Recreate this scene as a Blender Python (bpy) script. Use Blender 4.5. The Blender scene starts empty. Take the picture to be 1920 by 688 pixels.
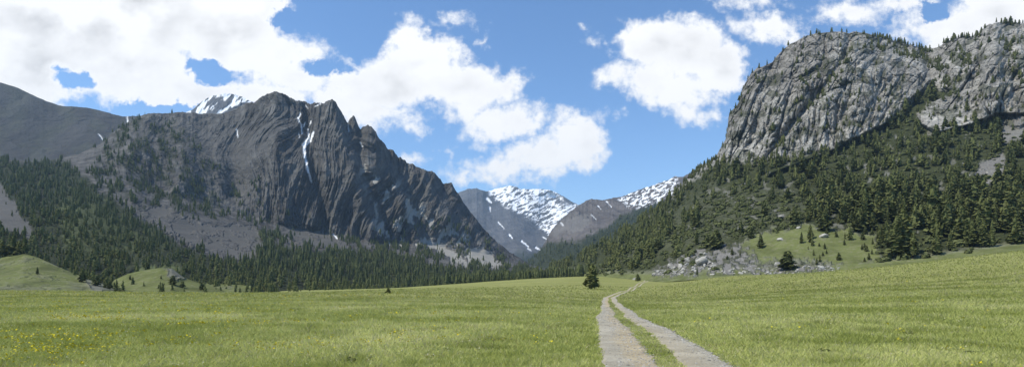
import bpy, math, numpy as np
from math import radians
rng = np.random.default_rng(7)
F, HZ, CH = 1050.0, 530.0, 1.7          # focal length (in photo pixels), eye level row, eye height
sc = bpy.context.scene
COL = sc.collection

# ------------------------------------------------------------------ numpy noise
_p = np.random.default_rng(11).permutation(256); _p = np.concatenate([_p, _p, _p])
_g = np.random.default_rng(12).normal(size=(256, 3)); _g /= np.linalg.norm(_g, axis=1)[:, None]
def noise(x, y, z=0.0):
    x, y, z = np.broadcast_arrays(np.asarray(x, float), np.asarray(y, float), np.asarray(z, float))
    xi, yi, zi = np.floor(x).astype(int), np.floor(y).astype(int), np.floor(z).astype(int)
    xf, yf, zf = x-xi, y-yi, z-zi
    xi &= 255; yi &= 255; zi &= 255
    u, v, w = [t*t*t*(t*(t*6-15)+10) for t in (xf, yf, zf)]
    r = 0
    for dx in (0, 1):
        for dy in (0, 1):
            for dz in (0, 1):
                g = _g[_p[_p[_p[(xi+dx) & 255]+((yi+dy) & 255)]+((zi+dz) & 255)] & 255]
                d = g[..., 0]*(xf-dx)+g[..., 1]*(yf-dy)+g[..., 2]*(zf-dz)
                r = r + d*(u if dx else 1-u)*(v if dy else 1-v)*(w if dz else 1-w)
    return r*1.5
def fbm(x, y, z=0.0, o=4, g=0.5):
    r, a, f = 0, 1.0, 1.0
    for i in range(o):
        r = r+a*noise(x*f+i*17.3, y*f+i*5.1, np.asarray(z)*f+i*3.7); a *= g; f *= 2.03
    return r
def ridged(x, y, z=0.0, o=4, g=0.5):
    r, a, f = 0, 1.0, 1.0
    for i in range(o):
        n = 1-np.abs(noise(x*f+i*9.3, y*f+i*7.1, np.asarray(z)*f+i*4.7))*2; r = r+a*n; a *= g; f *= 2.1
    return r
def worley(x, y, z):
    x, y, z = np.broadcast_arrays(x, y, z)
    xi, yi, zi = np.floor(x).astype(int), np.floor(y).astype(int), np.floor(z).astype(int)
    f1 = np.full(x.shape, 9.); f2 = np.full(x.shape, 9.); idv = np.zeros(x.shape)
    rr = np.random.default_rng(5).random((256, 4))
    for dx in (-1, 0, 1):
        for dy in (-1, 0, 1):
            for dz in (-1, 0, 1):
                h = _p[_p[_p[(xi+dx) & 255]+((yi+dy) & 255)]+((zi+dz) & 255)] & 255
                d = np.sqrt((xi+dx+rr[h, 0]-x)**2+(yi+dy+rr[h, 1]-y)**2+(zi+dz+rr[h, 2]-z)**2)
                c = d < f1
                f2 = np.where(c, f1, np.minimum(f2, d)); idv = np.where(c, rr[h, 3], idv); f1 = np.where(c, d, f1)
    return f1, f2, idv
def sstep(a, b, x):
    t = np.clip((x-a)/(b-a), 0, 1); return t*t*(3-2*t)
def pdist(x, y, pts, closed=True):
    """distance to polyline; for closed ones positive inside, negative outside"""
    x, y = np.asarray(x, float), np.asarray(y, float)
    d = np.full(x.shape, 1e9); ins = np.zeros(x.shape, bool)
    n = len(pts); tt = np.zeros(x.shape)
    for i in range(n if closed else n-1):
        ax, ay = pts[i]; bx, by = pts[(i+1) % n]
        ex, ey = bx-ax, by-ay
        t = np.clip(((x-ax)*ex+(y-ay)*ey)/(ex*ex+ey*ey+1e-9), 0, 1)
        dd = np.hypot(x-ax-t*ex, y-ay-t*ey); c = dd < d
        tt = np.where(c, (i+t)/max(n-1, 1), tt); d = np.where(c, dd, d)
        if closed and ey != 0:
            ins ^= ((ay > y) != (by > y)) & (x < ax+(y-ay)/ey*ex)
    return np.where(ins, d, -d) if closed else (d, tt)
def poly(x, y, pts, soft=4, rough=0, sc_=0.08):
    d = pdist(x, y, pts)
    if rough: d = d+rough*fbm(np.asarray(x)*sc_, np.asarray(y)*sc_, 3.3, 4)
    return sstep(-soft, soft, d)
def stroke(x, y, pts, w0, w1, rough=1.5):
    d, t = pdist(x, y, pts, False)
    return sstep(0.9, -0.9, d+rough*noise(x*.25, y*.25, 1.)-(w0+(w1-w0)*t))

# ------------------------------------------------------------------ object helpers
def prop(o, label=None, cat=None, group=None, kind=None):
    if label: o['label'] = label
    if cat: o['category'] = cat
    if group: o['group'] = group
    if kind: o['kind'] = kind
    return o
def mesh_np(name, V, Fc, mat=None, attrs=None, smooth=False):
    """V (n,3); Fc (m,k) faces of one size"""
    me = bpy.data.meshes.new(name); V = np.asarray(V, np.float32); Fc = np.asarray(Fc, np.int32)
    m, k = Fc.shape
    me.vertices.add(len(V)); me.vertices.foreach_set('co', V.ravel())
    me.loops.add(m*k); me.loops.foreach_set('vertex_index', Fc.ravel())
    me.polygons.add(m); me.polygons.foreach_set('loop_start', np.arange(0, m*k, k, dtype=np.int32))
    me.polygons.foreach_set('loop_total', np.full(m, k, np.int32))
    me.polygons.foreach_set('use_smooth', np.full(m, smooth))
    if attrs:
        for n, a in attrs.items():
            at = me.attributes.new(n, 'FLOAT_COLOR', 'POINT')
            b = np.ones((len(V), 4), np.float32); b[:, :a.shape[1]] = a
            at.data.foreach_set('color', b.ravel())
    me.update(calc_edges=True)
    if mat: me.materials.append(mat)
    return me
def link(name, data, parent=None):
    o = bpy.data.objects.new(name, data); COL.objects.link(o)
    if parent: o.parent = parent
    return o
def gridfaces(nr, nc):
    a = np.arange(nr*nc).reshape(nr, nc)
    return np.stack([a[:-1, :-1], a[:-1, 1:], a[1:, 1:], a[1:, :-1]], -1).reshape(-1, 4)

# ------------------------------------------------------------------ material helpers
class NT:
    def __init__(s, nt): s.nt = nt; s.n = nt.nodes; s.l = nt.links
    def put(s, sock, v):
        if hasattr(v, 'is_output') or isinstance(v, bpy.types.NodeSocket): s.l.new(v, sock)
        elif v is not None: sock.default_value = v
    def math(s, op, a, b=None, c=None, clamp=False):
        n = s.n.new('ShaderNodeMath'); n.operation = op; n.use_clamp = clamp
        for i, v in enumerate((a, b, c)): s.put(n.inputs[i], v)
        return n.outputs[0]
    def vec(s, op, a, b=None, c=None):
        n = s.n.new('ShaderNodeVectorMath'); n.operation = op
        for i, v in enumerate((a, b, c)):
            if v is not None: s.put(n.inputs[i], v)
        return n.outputs['Value'] if op in ('LENGTH', 'DOT_PRODUCT') else n.outputs[0]
    def noise(s, v, scale, det=4, rough=0.55, dist=0.0):
        n = s.n.new('ShaderNodeTexNoise'); s.l.new(v, n.inputs['Vector'])
        n.inputs['Scale'].default_value = scale; n.inputs['Detail'].default_value = det
        n.inputs['Roughness'].default_value = rough; n.inputs['Distortion'].default_value = dist
        return n.outputs['Fac']
    def voro(s, v, scale, feature='F1'):
        n = s.n.new('ShaderNodeTexVoronoi'); s.l.new(v, n.inputs['Vector']); n.feature = feature
        n.inputs['Scale'].default_value = scale
        return n
    def ramp(s, f, stops):
        n = s.n.new('ShaderNodeValToRGB'); s.l.new(f, n.inputs[0]); e = n.color_ramp.elements
        while len(e) < len(stops): e.new(0.5)
        for q, (p, c) in zip(e, stops):
            q.position = p; q.color = (*c, 1) if hasattr(c, '__len__') else (c, c, c, 1)
        return n.outputs[0]
    def mix(s, f, a, b, mode='MIX'):
        n = s.n.new('ShaderNodeMix'); n.data_type = 'RGBA'; n.blend_type = mode
        s.put(n.inputs[0], f)
        for i, v in ((6, a), (7, b)):
            if isinstance(v, tuple): v = (*v, 1) if len(v) == 3 else v
            s.put(n.inputs[i], v)
        return n.outputs[2]
    def sepc(s, c):
        n = s.n.new('ShaderNodeSeparateColor'); s.l.new(c, n.inputs[0]); return n.outputs
    def attr(s, name):
        n = s.n.new('ShaderNodeAttribute'); n.attribute_name = name; return n.outputs
    def mapr(s, f, a, b, c=0., d=1.):
        n = s.n.new('ShaderNodeMapRange'); s.put(n.inputs[0], f)
        for i, v in enumerate((a, b, c, d)): n.inputs[i+1].default_value = v
        return n.outputs[0]
    def stretch(s, v, sc3):
        return s.vec('MULTIPLY', v, sc3)
    def coord(s, k='Object'):
        n = s.n.new('ShaderNodeTexCoord'); return n.outputs[k]
def new_mat(name, rough=0.9, spec=0.15):
    m = bpy.data.materials.new(name); m.use_nodes = True; t = NT(m.node_tree)
    b = t.n['Principled BSDF']; b.inputs['Roughness'].default_value = rough
    b.inputs['Specular IOR Level'].default_value = spec
    t.b = b; return m, t
def bump(t, h, dist, strength=1.0):
    n = t.n.new('ShaderNodeBump'); n.inputs['Distance'].default_value = dist; n.inputs['Strength'].default_value = strength
    t.l.new(h, n.inputs['Height']); t.l.new(n.outputs[0], t.b.inputs['Normal'])

def mountain_mat(name, dark, mid, light, crack=0.03, cs=1.0, floor=(.045, .052, .022), vert=False, crackamt=.6, tone=1.0, grass=(.105, .13, .045), scr=(1, .97, .92)):
    """weathered rock with snow / grass / scree / forest floor where the masks say so"""
    m, t = new_mat(name, 0.92, 0.1)
    P = t.coord('Object')
    Pw = t.vec('ADD', P, t.vec('MULTIPLY', t.n.new('ShaderNodeTexNoise').outputs[1], (0, 0, 0)))
    Ps = t.stretch(P, (1, 1, 0.28)) if vert else t.stretch(P, (1, 1, .8))
    n1 = t.noise(P, 0.012*cs, 5, .6); n2 = t.noise(Ps, 0.06*cs, 6, .62, .6); n3 = t.noise(Ps, .3*cs, 5, .65)
    f = t.math('ADD', t.math('MULTIPLY', n1, .35), t.math('ADD', t.math('MULTIPLY', n2, .4), t.math('MULTIPLY', n3, .25)))
    rock = t.ramp(f, [(.36, dark), (.49, mid), (.62, light)])
    v = t.voro(t.stretch(P, (1, 1, .55)), crack*cs, 'DISTANCE_TO_EDGE'); v.inputs['Randomness'].default_value = 1
    nd = t.noise(P, .05*cs, 4)
    vv = t.n.new('ShaderNodeVectorMath'); vv.operation = 'ADD'
    nt2 = t.n.new('ShaderNodeTexNoise'); nt2.inputs['Scale'].default_value = .05*cs; nt2.inputs['Detail'].default_value = 4
    t.l.new(P, nt2.inputs['Vector'])
    wv = t.vec('ADD', t.stretch(P, (1, 1, .55)), t.vec('MULTIPLY', t.vec('SUBTRACT', nt2.outputs['Color'], (.5, .5, .5)), (40/cs, 40/cs, 40/cs)))
    t.l.new(wv, v.inputs['Vector'])
    cr = t.mapr(v.outputs['Distance'], 0., .09, 1., 0.)
    rock = t.mix(t.math('MULTIPLY', cr, crackamt, clamp=True), rock, tuple(c*.35 for c in dark))
    mk = t.sepc(t.attr('masks')[0]); m2 = t.sepc(t.attr('masks_two')[0])
    hf = t.noise(P, .8, 5, .7)
    scree = t.mix(t.noise(P, .05, 6, .7), tuple(.12*q for q in scr), tuple(.29*q for q in scr))
    scree = t.mix(t.mapr(hf, .42, .62), scree, tuple(.11*q for q in scr))
    c = t.mix(mk[2], rock, scree)
    fl = t.mix(t.noise(P, .12, 5, .65), tuple(q*.5 for q in floor), tuple(q*1.9 for q in floor))
    scree = t.mix(m2[2], scree, t.mix(t.noise(P, .08, 6, .7), (.2, .192, .172), (.42, .405, .365)))
    c = t.mix(mk[2], rock, scree)
    gr = t.mix(t.noise(P, .05, 6, .7), tuple(q*.75 for q in grass), tuple(q*1.25 for q in grass))
    gr = t.mix(t.mapr(t.noise(P, .35, 5, .7), .5, .7), gr, (.2, .19, .12))
    c = t.mix(m2[0], c, fl); gr = t.mix(t.mapr(t.noise(t.stretch(P, (1, .4, 1)), .09, 6, .75), .45, .65), gr, tuple(q*.6 for q in grass))
    c = t.mix(mk[1], c, gr)
    tn = t.n.new('ShaderNodeMix')
    c = t.mix(1.0, c, t.mix(m2[1], (1, 1, 1), (.55, .52, .5)), 'MULTIPLY')
    c = t.mix(mk[0], c, (.86, .88, .9))
    t.l.new(c, t.b.inputs['Base Color'])
    h = t.math('ADD', t.math('MULTIPLY', n2, 6/cs), t.math('MULTIPLY', n3, 2/cs))
    h = t.math('SUBTRACT', h, t.math('MULTIPLY', cr, 2.0/cs))
    h = t.math('MULTIPLY', h, t.mapr(t.math('MAXIMUM', t.math('MAXIMUM', mk[2], mk[1]), mk[0]), 0, 1, 1, .06))
    bump(t, h, 1.0, .9)
    return m

# ------------------------------------------------------------------ ground height
GPX = np.array([-900, -400, 0, 430, 730, 960, 1110, 1212, 1350, 1500, 1700, 1920, 2300, 2900.])
GY = np.array([0, 12, 20, 35, 70, 130, 165, 200, 300, 400, 520, 700, 900, 9000.])
GZ = np.array([
 [0, 0, 0, -.1, -.3, -.5, -1., -2.5, -4, -4, -4, -5, -8, -20],
 [0, 0, 0, -.1, -.3, -.4, -.8, -2.3, -4, -4, -4, -5, -8, -20],
 [0, 0, 0, -.1, -.3, -.25, -.5, -2, -4, -4, -4, -5, -8, -20],
 [0, 0, 0, -.15, -.4, -.9, -1.35, -2.6, -5, -6, -5, -5, -8, -20],
 [0, 0, 0, -.2, -.5, -.8, -1.0, -1.2, -1.5, -2.2, -3.8, -6, -8, -20],
 [0, 0, 0, -.3, -.8, -1.1, -1.0, -.8, 0.1, 2.1, 4.6, 5.2, 5, -20],
 [0, 0, 0, -.4, -1.1, -1.8, -1.3, -.4, 1.7, 4.6, 9.0, 9.5, 8, -20],
 [0, 0, 0, -.44, -1.2, -1.86, -2., -1.95, -.6, 3.6, 5, 8, 8, -20],
 [0, 0, 0, -.3, -.7, -.3, .6, 2.0, 6.0, 5.5, 5, 5, 5, -20],
 [0, 0, 0, -.1, .1, 1.4, 2.6, 4.3, 7.0, 7, 6, 5, 5, -20],
 [0, 0, 0.02, .1, .7, 3.2, 5.4, 7.9, 11.5, 11, 9, 5, 5, -20],
 [0, 0, .05, .35, 1.6, 5.8, 9.3, 13., 20, 19, 12, 5, 5, -20],
 [0, 0, .1, .7, 3, 9.5, 15, 20., 28, 26, 20, 5, 5, -20],
 [0, 0, .1, .7, 3, 9.5, 15, 20., 28, 26, 20, 5, 5, -20]])
_dpx = np.arange(-900, 2901, 25.); _dl = np.linspace(0, math.log(9001), 220)
_T = np.array([np.interp(np.exp(_dl)-1, GY, r) for r in GZ])
_T = np.array([np.interp(_dpx, GPX, _T[:, j]) for j in range(len(_dl))]).T
def _blur(a, n, ax):
    for _ in range(n):
        p = np.pad(a, [(1, 1) if i == ax else (0, 0) for i in range(2)], mode='edge')
        a = (np.take(p, range(0, a.shape[ax]), ax)+2*a+np.take(p, range(2, a.shape[ax]+2), ax))/4
    return a
_T = _blur(_blur(_T, 5, 0), 5, 1)
def ground_z(x, y):
    x, y = np.asarray(x, float), np.asarray(y, float)
    yy = np.maximum(y, 0.01); px = np.clip(960+F*x/np.maximum(y, 1.0), -900, 2900-1e-3)
    a = (px+900)/25; l = np.clip(np.log(1+yy)/_dl[1], 0, len(_dl)-1.001)
    i = np.minimum(a.astype(int), len(_dpx)-2); j = l.astype(int); fa, fl = a-i, l-j
    z = (_T[i, j]*(1-fa)+_T[i+1, j]*fa)*(1-fl)+(_T[i, j+1]*(1-fa)+_T[i+1, j+1]*fa)*fl
    r = np.hypot(x, y)
    z = z+0.05*noise(x*.3, y*.3, 2.)*sstep(2, 20, r)+.35*noise(x*.03, y*.03, 5.)*sstep(30, 120, r)
    return z
def at(px, py, Y):
    return np.array([(px-960)/F*Y, Y, CH+(HZ-py)/F*Y])
def proj(P):
    return 960+F*P[..., 0]/P[..., 1], HZ-F*(P[..., 2]-CH)/P[..., 1]

# track centre lines: (Y, left edge, tan edge, grass edge, right edge) in world x
TK = np.array([
 [3, .35, 1.55, 2.0, 3.05], [7, .95, 2.15, 2.6, 3.7], [11.3, 1.79, 2.98, 3.40, 4.48], [16.9, 2.53, 3.78, 4.33, 5.24],
 [25, 3.75, 4.95, 5.45, 6.4], [34.6, 5.05, 6.30, 6.85, 7.80], [60, 9.3, 10.4, 10.95, 12.0], [90, 14.2, 15.3, 15.85, 16.9],
 [129, 20.8, 21.95, 22.5, 23.6], [160, 28.3, 29.1, 30.0, 30.7], [200, 40., 40.7, 41.8, 42.5], [250, 53., 53.8, 55., 55.7], [315, 70., 70.8, 72.2, 73.0],
 [360, 83.6, 84.5, 86., 86.8], [395, 95., 95.9, 97.6, 98.4]])
from itertools import product
def track_edges(y):
    ys = np.clip(y, TK[0, 0], TK[-1, 0])
    ly = np.log(TK[:, 0]); l = np.log(ys)
    s = .04
    return [sum(w*np.exp(0)*np.interp(l+d*s, ly, TK[:, k]) for d, w in ((-2, .1), (-1, .2), (0, .4), (1, .2), (2, .1))) for k in (1, 2, 3, 4)]
def in_track(x, y, pad=0.0):
    e = track_edges(y); nz = .12*noise(x*1.3, y*1.3, 8.)+.06*noise(x*5, y*5, 1.)
    a = (x > e[0]-pad+nz) & (x < e[1]+pad-nz); b = (x > e[2]-pad+nz) & (x < e[3]+pad-nz)
    return (a | b) & (y > 2) & (y < 396)

# ------------------------------------------------------------------ ground sheet
def build_ground():
    m, t = new_mat('meadow_turf', .95, .05)
    P = t.coord('Object')
    a = t.noise(t.stretch(P, (.6, 1, 1)), .035, 6, .65, .5); b = t.noise(P, .35, 6, .7); c_ = t.noise(P, 3.0, 6, .75)
    big = t.noise(t.stretch(P, (.25, 1, 1)), .012, 4, .6)
    c = t.mix(t.mapr(a, .38, .62), (.225, .25, .068), (.335, .345, .12))
    c = t.mix(t.mapr(b, .42, .68), c, (.22, .21, .085))
    c = t.mix(t.mapr(c_, .45, .7), c, (.12, .135, .035))
    c = t.mix(t.mapr(t.noise(P, 7., 4, .7), .58, .72), c, (.28, .27, .14))
    c = t.mix(t.math('MULTIPLY', t.mapr(big, .45, .65), .55), c, (.2, .2, .075))
    t.l.new(c, t.b.inputs['Base Color'])
    bump(t, t.math('ADD', c_, t.math('MULTIPLY', b, 2.)), .12, .8)
    na = 900; r = np.concatenate([[0.0], np.geomspace(1.0, 7000, 420)])
    # finer azimuths ahead of the camera
    th = np.concatenate([np.linspace(-math.pi, -1.0, 90, endpoint=False), np.linspace(-1.0, 1.0, na, endpoint=False), np.linspace(1.0, math.pi, 90)])
    R, T = np.meshgrid(r, th, indexing='ij'); X = R*np.sin(T); Y = R*np.cos(T)
    Z = ground_z(X, Y)*sstep(-5, 12, Y)
    V = np.stack([X, Y, Z], -1)
    me = mesh_np('meadow', V.reshape(-1, 3), gridfaces(*X.shape), m, smooth=True)
    prop(link('ground', me), kind='structure')
build_ground()

def build_track():
    m, t = new_mat('gravel_and_dirt', .95, .1)
    P = t.coord('Object')
    tan = t.sepc(t.attr('masks')[0])
    n = t.noise(P, .7, 5, .65); n2 = t.noise(P, 9, 6, .75)
    g = t.mix(t.mapr(n, .35, .65), (.30, .27, .205), (.45, .41, .325))
    b = t.mix(t.mapr(n, .35, .65), (.34, .275, .17), (.48, .4, .265))
    c = t.mix(tan[0], g, b)
    v = t.voro(P, 22.); c = t.mix(t.mapr(v.outputs['Distance'], .1, .5, .45, 0.), c, t.mix(t.sepc(v.outputs['Color'])[0], (.16, .15, .135), (.46, .44, .4)))
    c = t.mix(t.mapr(n2, .55, .72), c, (.13, .12, .095))
    t.l.new(c, t.b.inputs['Base Color']); bump(t, t.math('ADD', n2, t.math('MULTIPLY', v.outputs['Distance'], -.6)), .04, .9)
    ys = np.geomspace(3, 395, 1500); e = track_edges(ys); Vs, Fs, A = [], [], []; off = 0
    for k in (0, 2):
        w = 16
        s = np.linspace(0, 1, w)[None, :]
        jl = (.14*noise(ys*1.7, k*3.+1)+.11*noise(ys*6., k+5.))[:, None]; jr = (.16*noise(ys*1.9, k*3.+9)+.12*noise(ys*7., k+15.))[:, None]
        x = (e[k][:, None]+jl)*(1-s)+(e[k+1][:, None]+jr)*s
        y = np.repeat(ys[:, None], w, 1)
        z = ground_z(x, y)+.012+np.sin(s*math.pi)*-.0+.004*noise(x*3, y*3, 1.)
        z[:, 0] -= .03; z[:, -1] -= .03
        z += sstep(60, 300, y)*.06
        Vs.append(np.stack([x, y, z], -1).reshape(-1, 3)); Fs.append(gridfaces(len(ys), w)+off); off += len(ys)*w
        tn = sstep(.35, .75, s+.25*noise(x*.8, y*.5, 3.)) if k == 0 else sstep(.9, .2, s+.3*noise(x*.8, y*.5, 3.))*.35
        A.append(np.repeat((tn*np.ones_like(x)).reshape(-1, 1), 3, 1))
    me = mesh_np('track', np.concatenate(Vs), np.concatenate(Fs), m, {'masks': np.concatenate(A)}, smooth=True)
    prop(link('dirt_track', me), kind='structure')
build_track()

# ------------------------------------------------------------------ lofted mountains
def loft(name, pxs, lines, counts, disp, masks, mat, smooth_px=0, kind='structure', curve=None, flat=True):
    rows = []
    L = []
    for ln in lines:
        a = np.array(ln, float); py = np.interp(pxs, a[:, 0], a[:, 1]); Y = np.interp(pxs, a[:, 0], a[:, 2])
        L.append((py, Y))
    PY, YY = [], []
    for i, c in enumerate(counts):
        for j in range(c):
            s = j/c
            (p0, y0), (p1, y1) = L[i], L[i+1]
            PY.append(p0*(1-s)+p1*s); YY.append(y0*(1-s)+y1*s)
    PY.append(L[-1][0]); YY.append(L[-1][1])
    PY, YY = np.array(PY), np.array(YY)
    if smooth_px:
        k = smooth_px
        Yb = _blur(_blur(YY, k, 1), k//2, 0); YY = Yb
    PX = np.repeat(pxs[None, :], len(PY), 0)
    P = np.stack([(PX-960)/F*YY, YY, CH+(HZ-PY)/F*YY], -1)
    d = disp(P, PX, PY)
    cam = np.array([0, 0, CH]); v = P-cam; r = np.linalg.norm(v, axis=-1, keepdims=True)
    P2 = cam+v*(1+d[..., None]/r)
    mk, m2 = masks(P2, PX, PY)
    me = mesh_np(name, P2.reshape(-1, 3), gridfaces(*PX.shape), mat,
                 {'masks': np.stack(mk, -1).reshape(-1, 3), 'masks_two': np.stack(m2, -1).reshape(-1, 3)}, smooth=not flat)
    o = prop(link(name, me), kind=kind)
    return dict(P=P2, PX=PX, PY=PY, o=o)
def back(crest, dY, keep):
    return [(p, HZ-(HZ-y)*Y/(Y+dY)*keep, Y+dY) for p, y, Y in crest]
def jag(crest, amp, freq, seed, step=2, amp2=None):
    a = np.array(crest, float); px = np.arange(a[0, 0], a[-1, 0]+.1, step)
    py = np.interp(px, a[:, 0], a[:, 1]); Y = np.interp(px, a[:, 0], a[:, 2])
    am = amp if amp2 is None else np.interp(px, *amp2)
    py = py-am*(1-2*np.abs(noise(px*freq, seed+.5)))*.8-am*.5*noise(px*freq*3.1, seed+4.)-am*.3*noise(px*freq*7, seed+2.)+am*.4
    return list(zip(px, py, Y))
Z0 = lambda a: np.zeros_like(a)

# --- left main mountain
LM_base = [(-350, 505, 330), (0, 505, 320), (110, 512, 320), (200, 530, 310), (300, 540, 300), (430, 556, 330), (600, 553, 430), (730, 545, 560), (900, 532, 760), (1030, 520, 1000)]
LM_low = [(p, y+14, Y-60) for p, y, Y in LM_base]
LM_mid = [(-350, 430, 520), (0, 410, 500), (150, 410, 560), (250, 430, 620), (430, 480, 640), (600, 490, 720), (730, 493, 850), (900, 500, 1050), (1030, 508, 1250)]
LM_top = [(-350, 310, 880), (0, 318, 880), (100, 312, 930), (180, 310, 950), (250, 340, 950), (330, 370, 980), (400, 385, 1040), (480, 410, 1080), (560, 430, 1110), (700, 455, 1180), (800, 458, 1280), (900, 474, 1380), (960, 488, 1450), (1030, 506, 1520)]
crest_pts = [(-350, 292, 980), (0, 300, 980), (60, 303, 1000), (100, 300, 1020), (150, 288, 1060), (185, 272, 1100), (215, 246, 1140), (245, 226, 1180), (262, 218, 1200), (280, 213, 1220), (318, 212, 1260), (350, 210, 1300), (380, 213, 1330), (420, 213, 1350),
 (445, 203, 1350), (460, 194, 1350), (478, 192, 1340), (490, 182, 1340), (500, 177, 1340), (518, 172, 1340), (535, 178, 1340), (548, 186, 1340), (572, 191, 1340), (585, 194, 1340), (605, 194, 1330), (622, 187, 1320), (630, 190, 1320), (636, 204, 1330), (645, 218, 1330), (652, 231, 1340), (657, 222, 1340), (663, 216, 1340), (668, 224, 1340), (676, 242, 1350), (683, 236, 1350), (690, 235, 1350), (700, 240, 1360), (710, 256, 1370), (720, 268, 1380), (728, 279, 1390), (738, 283, 1400), (746, 296, 1410), (752, 296, 1410), (762, 303, 1420), (775, 308, 1430), (790, 317, 1440), (800, 320, 1440), (812, 322, 1450), (822, 332, 1460), (832, 345, 1460), (840, 344, 1470), (846, 342, 1470), (856, 358, 1480), (868, 378, 1490), (882, 398, 1490), (900, 420, 1500), (920, 443, 1510), (940, 460, 1520), (965, 478, 1530), (1000, 498, 1550), (1030, 505, 1560)]
LM_crest = jag(crest_pts, 3, .09, 3, 1.5, ([-350, 220, 260, 420, 440, 640, 860, 1030], [1.0, 1.5, 1.5, 1.2, 2.2, 3.6, 3.6, 2]))
LM_mid2 = [(p, (a+c)/2, y2*.62+y1*.38) for (p, c, y1) in [(q, float(np.interp(q, *np.array(crest_pts).T[[0, 1]])), float(np.interp(q, *np.array(crest_pts).T[[0, 2]]))) for q in range(-350, 1031, 30)]
           for a, y2 in [(float(np.interp(p, *np.array(LM_top).T[[0, 1]])), float(np.interp(p, *np.array(LM_top).T[[0, 2]])))]]
def wood_edge(px):   # upper edge of the left forest apron
    return np.interp(px, [-350, 0, 50, 120, 190, 250, 300, 350, 420, 470, 480, 560, 650, 700, 760, 850, 1030], [298, 302, 300, 298, 360, 400, 430, 462, 488, 480, 440, 470, 470, 470, 480, 500, 505])
def lm_talus(px, py): return poly(px, py, [(150, 150), (440, 200), (480, 300), (470, 440), (100, 440), (100, 200)], 35)
def lm_cliff(px, py):
    edge = np.interp(px, [-350, 160, 200, 260, 330, 420, 470, 560, 640, 720, 800, 900, 960, 1030], [0, 250, 330, 375, 400, 385, 420, 425, 440, 455, 440, 450, 470, 500])
    return sstep(8, -8, py-edge+8*fbm(px*.03, py*.03, 2.))
def lm_disp(P, px, py):
    x, y, z = P[..., 0], P[..., 1], P[..., 2]
    c = lm_cliff(px, py)
    wob = 14*noise(x*.006, z*.006, 1.)
    sl = np.interp(px, [-350, 420, 600, 700, 1000], [0, .05, -.12, -.45, -.8])+.25*noise(px*.008, z*.006, 21.)
    u = (px-960)*1.22+z*sl*.7+wob
    ribs = ridged(u*.014, z*.0012, 4.3, 3, .55)*15+ridged(u*.04, z*.004, 2.1, 4, .6)*9+ridged(u*.11, z*.012, 5.1, 3, .6)*4
    gen = ridged(u*.012, z*.006, 9., 6, .55)*12
    face = poly(px, py, [(380, 150), (760, 150), (800, 330), (760, 470), (400, 430)], 30)
    tal = lm_talus(px, py)
    d = -c*(1-.72*tal)*(ribs*(.45+.55*face)+gen*(.9-.5*face)+4*ridged(u*.06, z*.025, 7., 4))-c*tal*9*fbm(u*.03, z*.02, 8., 5)
    d += 30*c*(1-.7*tal)
    # big forms: ribs standing forward, gullies set back
    def g(pts, w, a): 
        dd, t = pdist(px, py, pts, False); return a*np.exp(-(dd/w)**2)
    d += g([(575, 195), (580, 260), (592, 340), (610, 420)], 13, 30)+g([(455, 205), (440, 280), (440, 360)], 20, 34)
    d += g([(652, 235), (680, 320), (730, 440)], 10, 20)+g([(600, 330), (610, 430)], 8, 10)+g([(722, 275), (770, 380), (800, 450)], 10, 18)+g([(832, 348), (860, 410), (900, 470)], 8, 14)
    d -= g([(628, 195), (655, 300), (700, 450)], 16, 26)+g([(518, 180), (520, 300), (530, 420)], 22, 24)+g([(700, 250), (740, 340), (790, 460)], 14, 24)+g([(790, 325), (830, 400), (880, 480)], 14, 20)
    d -= g([(270, 220), (230, 300), (250, 380)], 30, 30)+g([(345, 225), (350, 330), (330, 400)], 26, 24)
    d -= 14*fbm(x*.01, z*.015, 3.)*(1-c)
    tb = sstep(0, 1, 1)
    return d
SCREE_L = [[(225, 375), (300, 385), (380, 420), (480, 425), (495, 470), (440, 492), (350, 460), (300, 425), (250, 400)],
           [(540, 410), (600, 432), (660, 460), (650, 472), (560, 455), (520, 430)], [(540, 452), (570, 458), (560, 470)],
           [(-350, 330), (0, 345), (25, 375), (35, 405), (62, 420), (58, 450), (30, 440), (10, 430), (-40, 430), (-350, 420)],
           [(785, 452), (800, 443), (850, 470), (880, 490), (875, 500), (830, 480)], [(872, 465), (905, 462), (945, 498), (950, 508), (900, 500)],
           [(420, 310), (470, 300), (480, 410), (430, 400)], [(300, 222), (440, 222), (445, 300), (420, 380), (370, 330), (330, 270)]]
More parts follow.
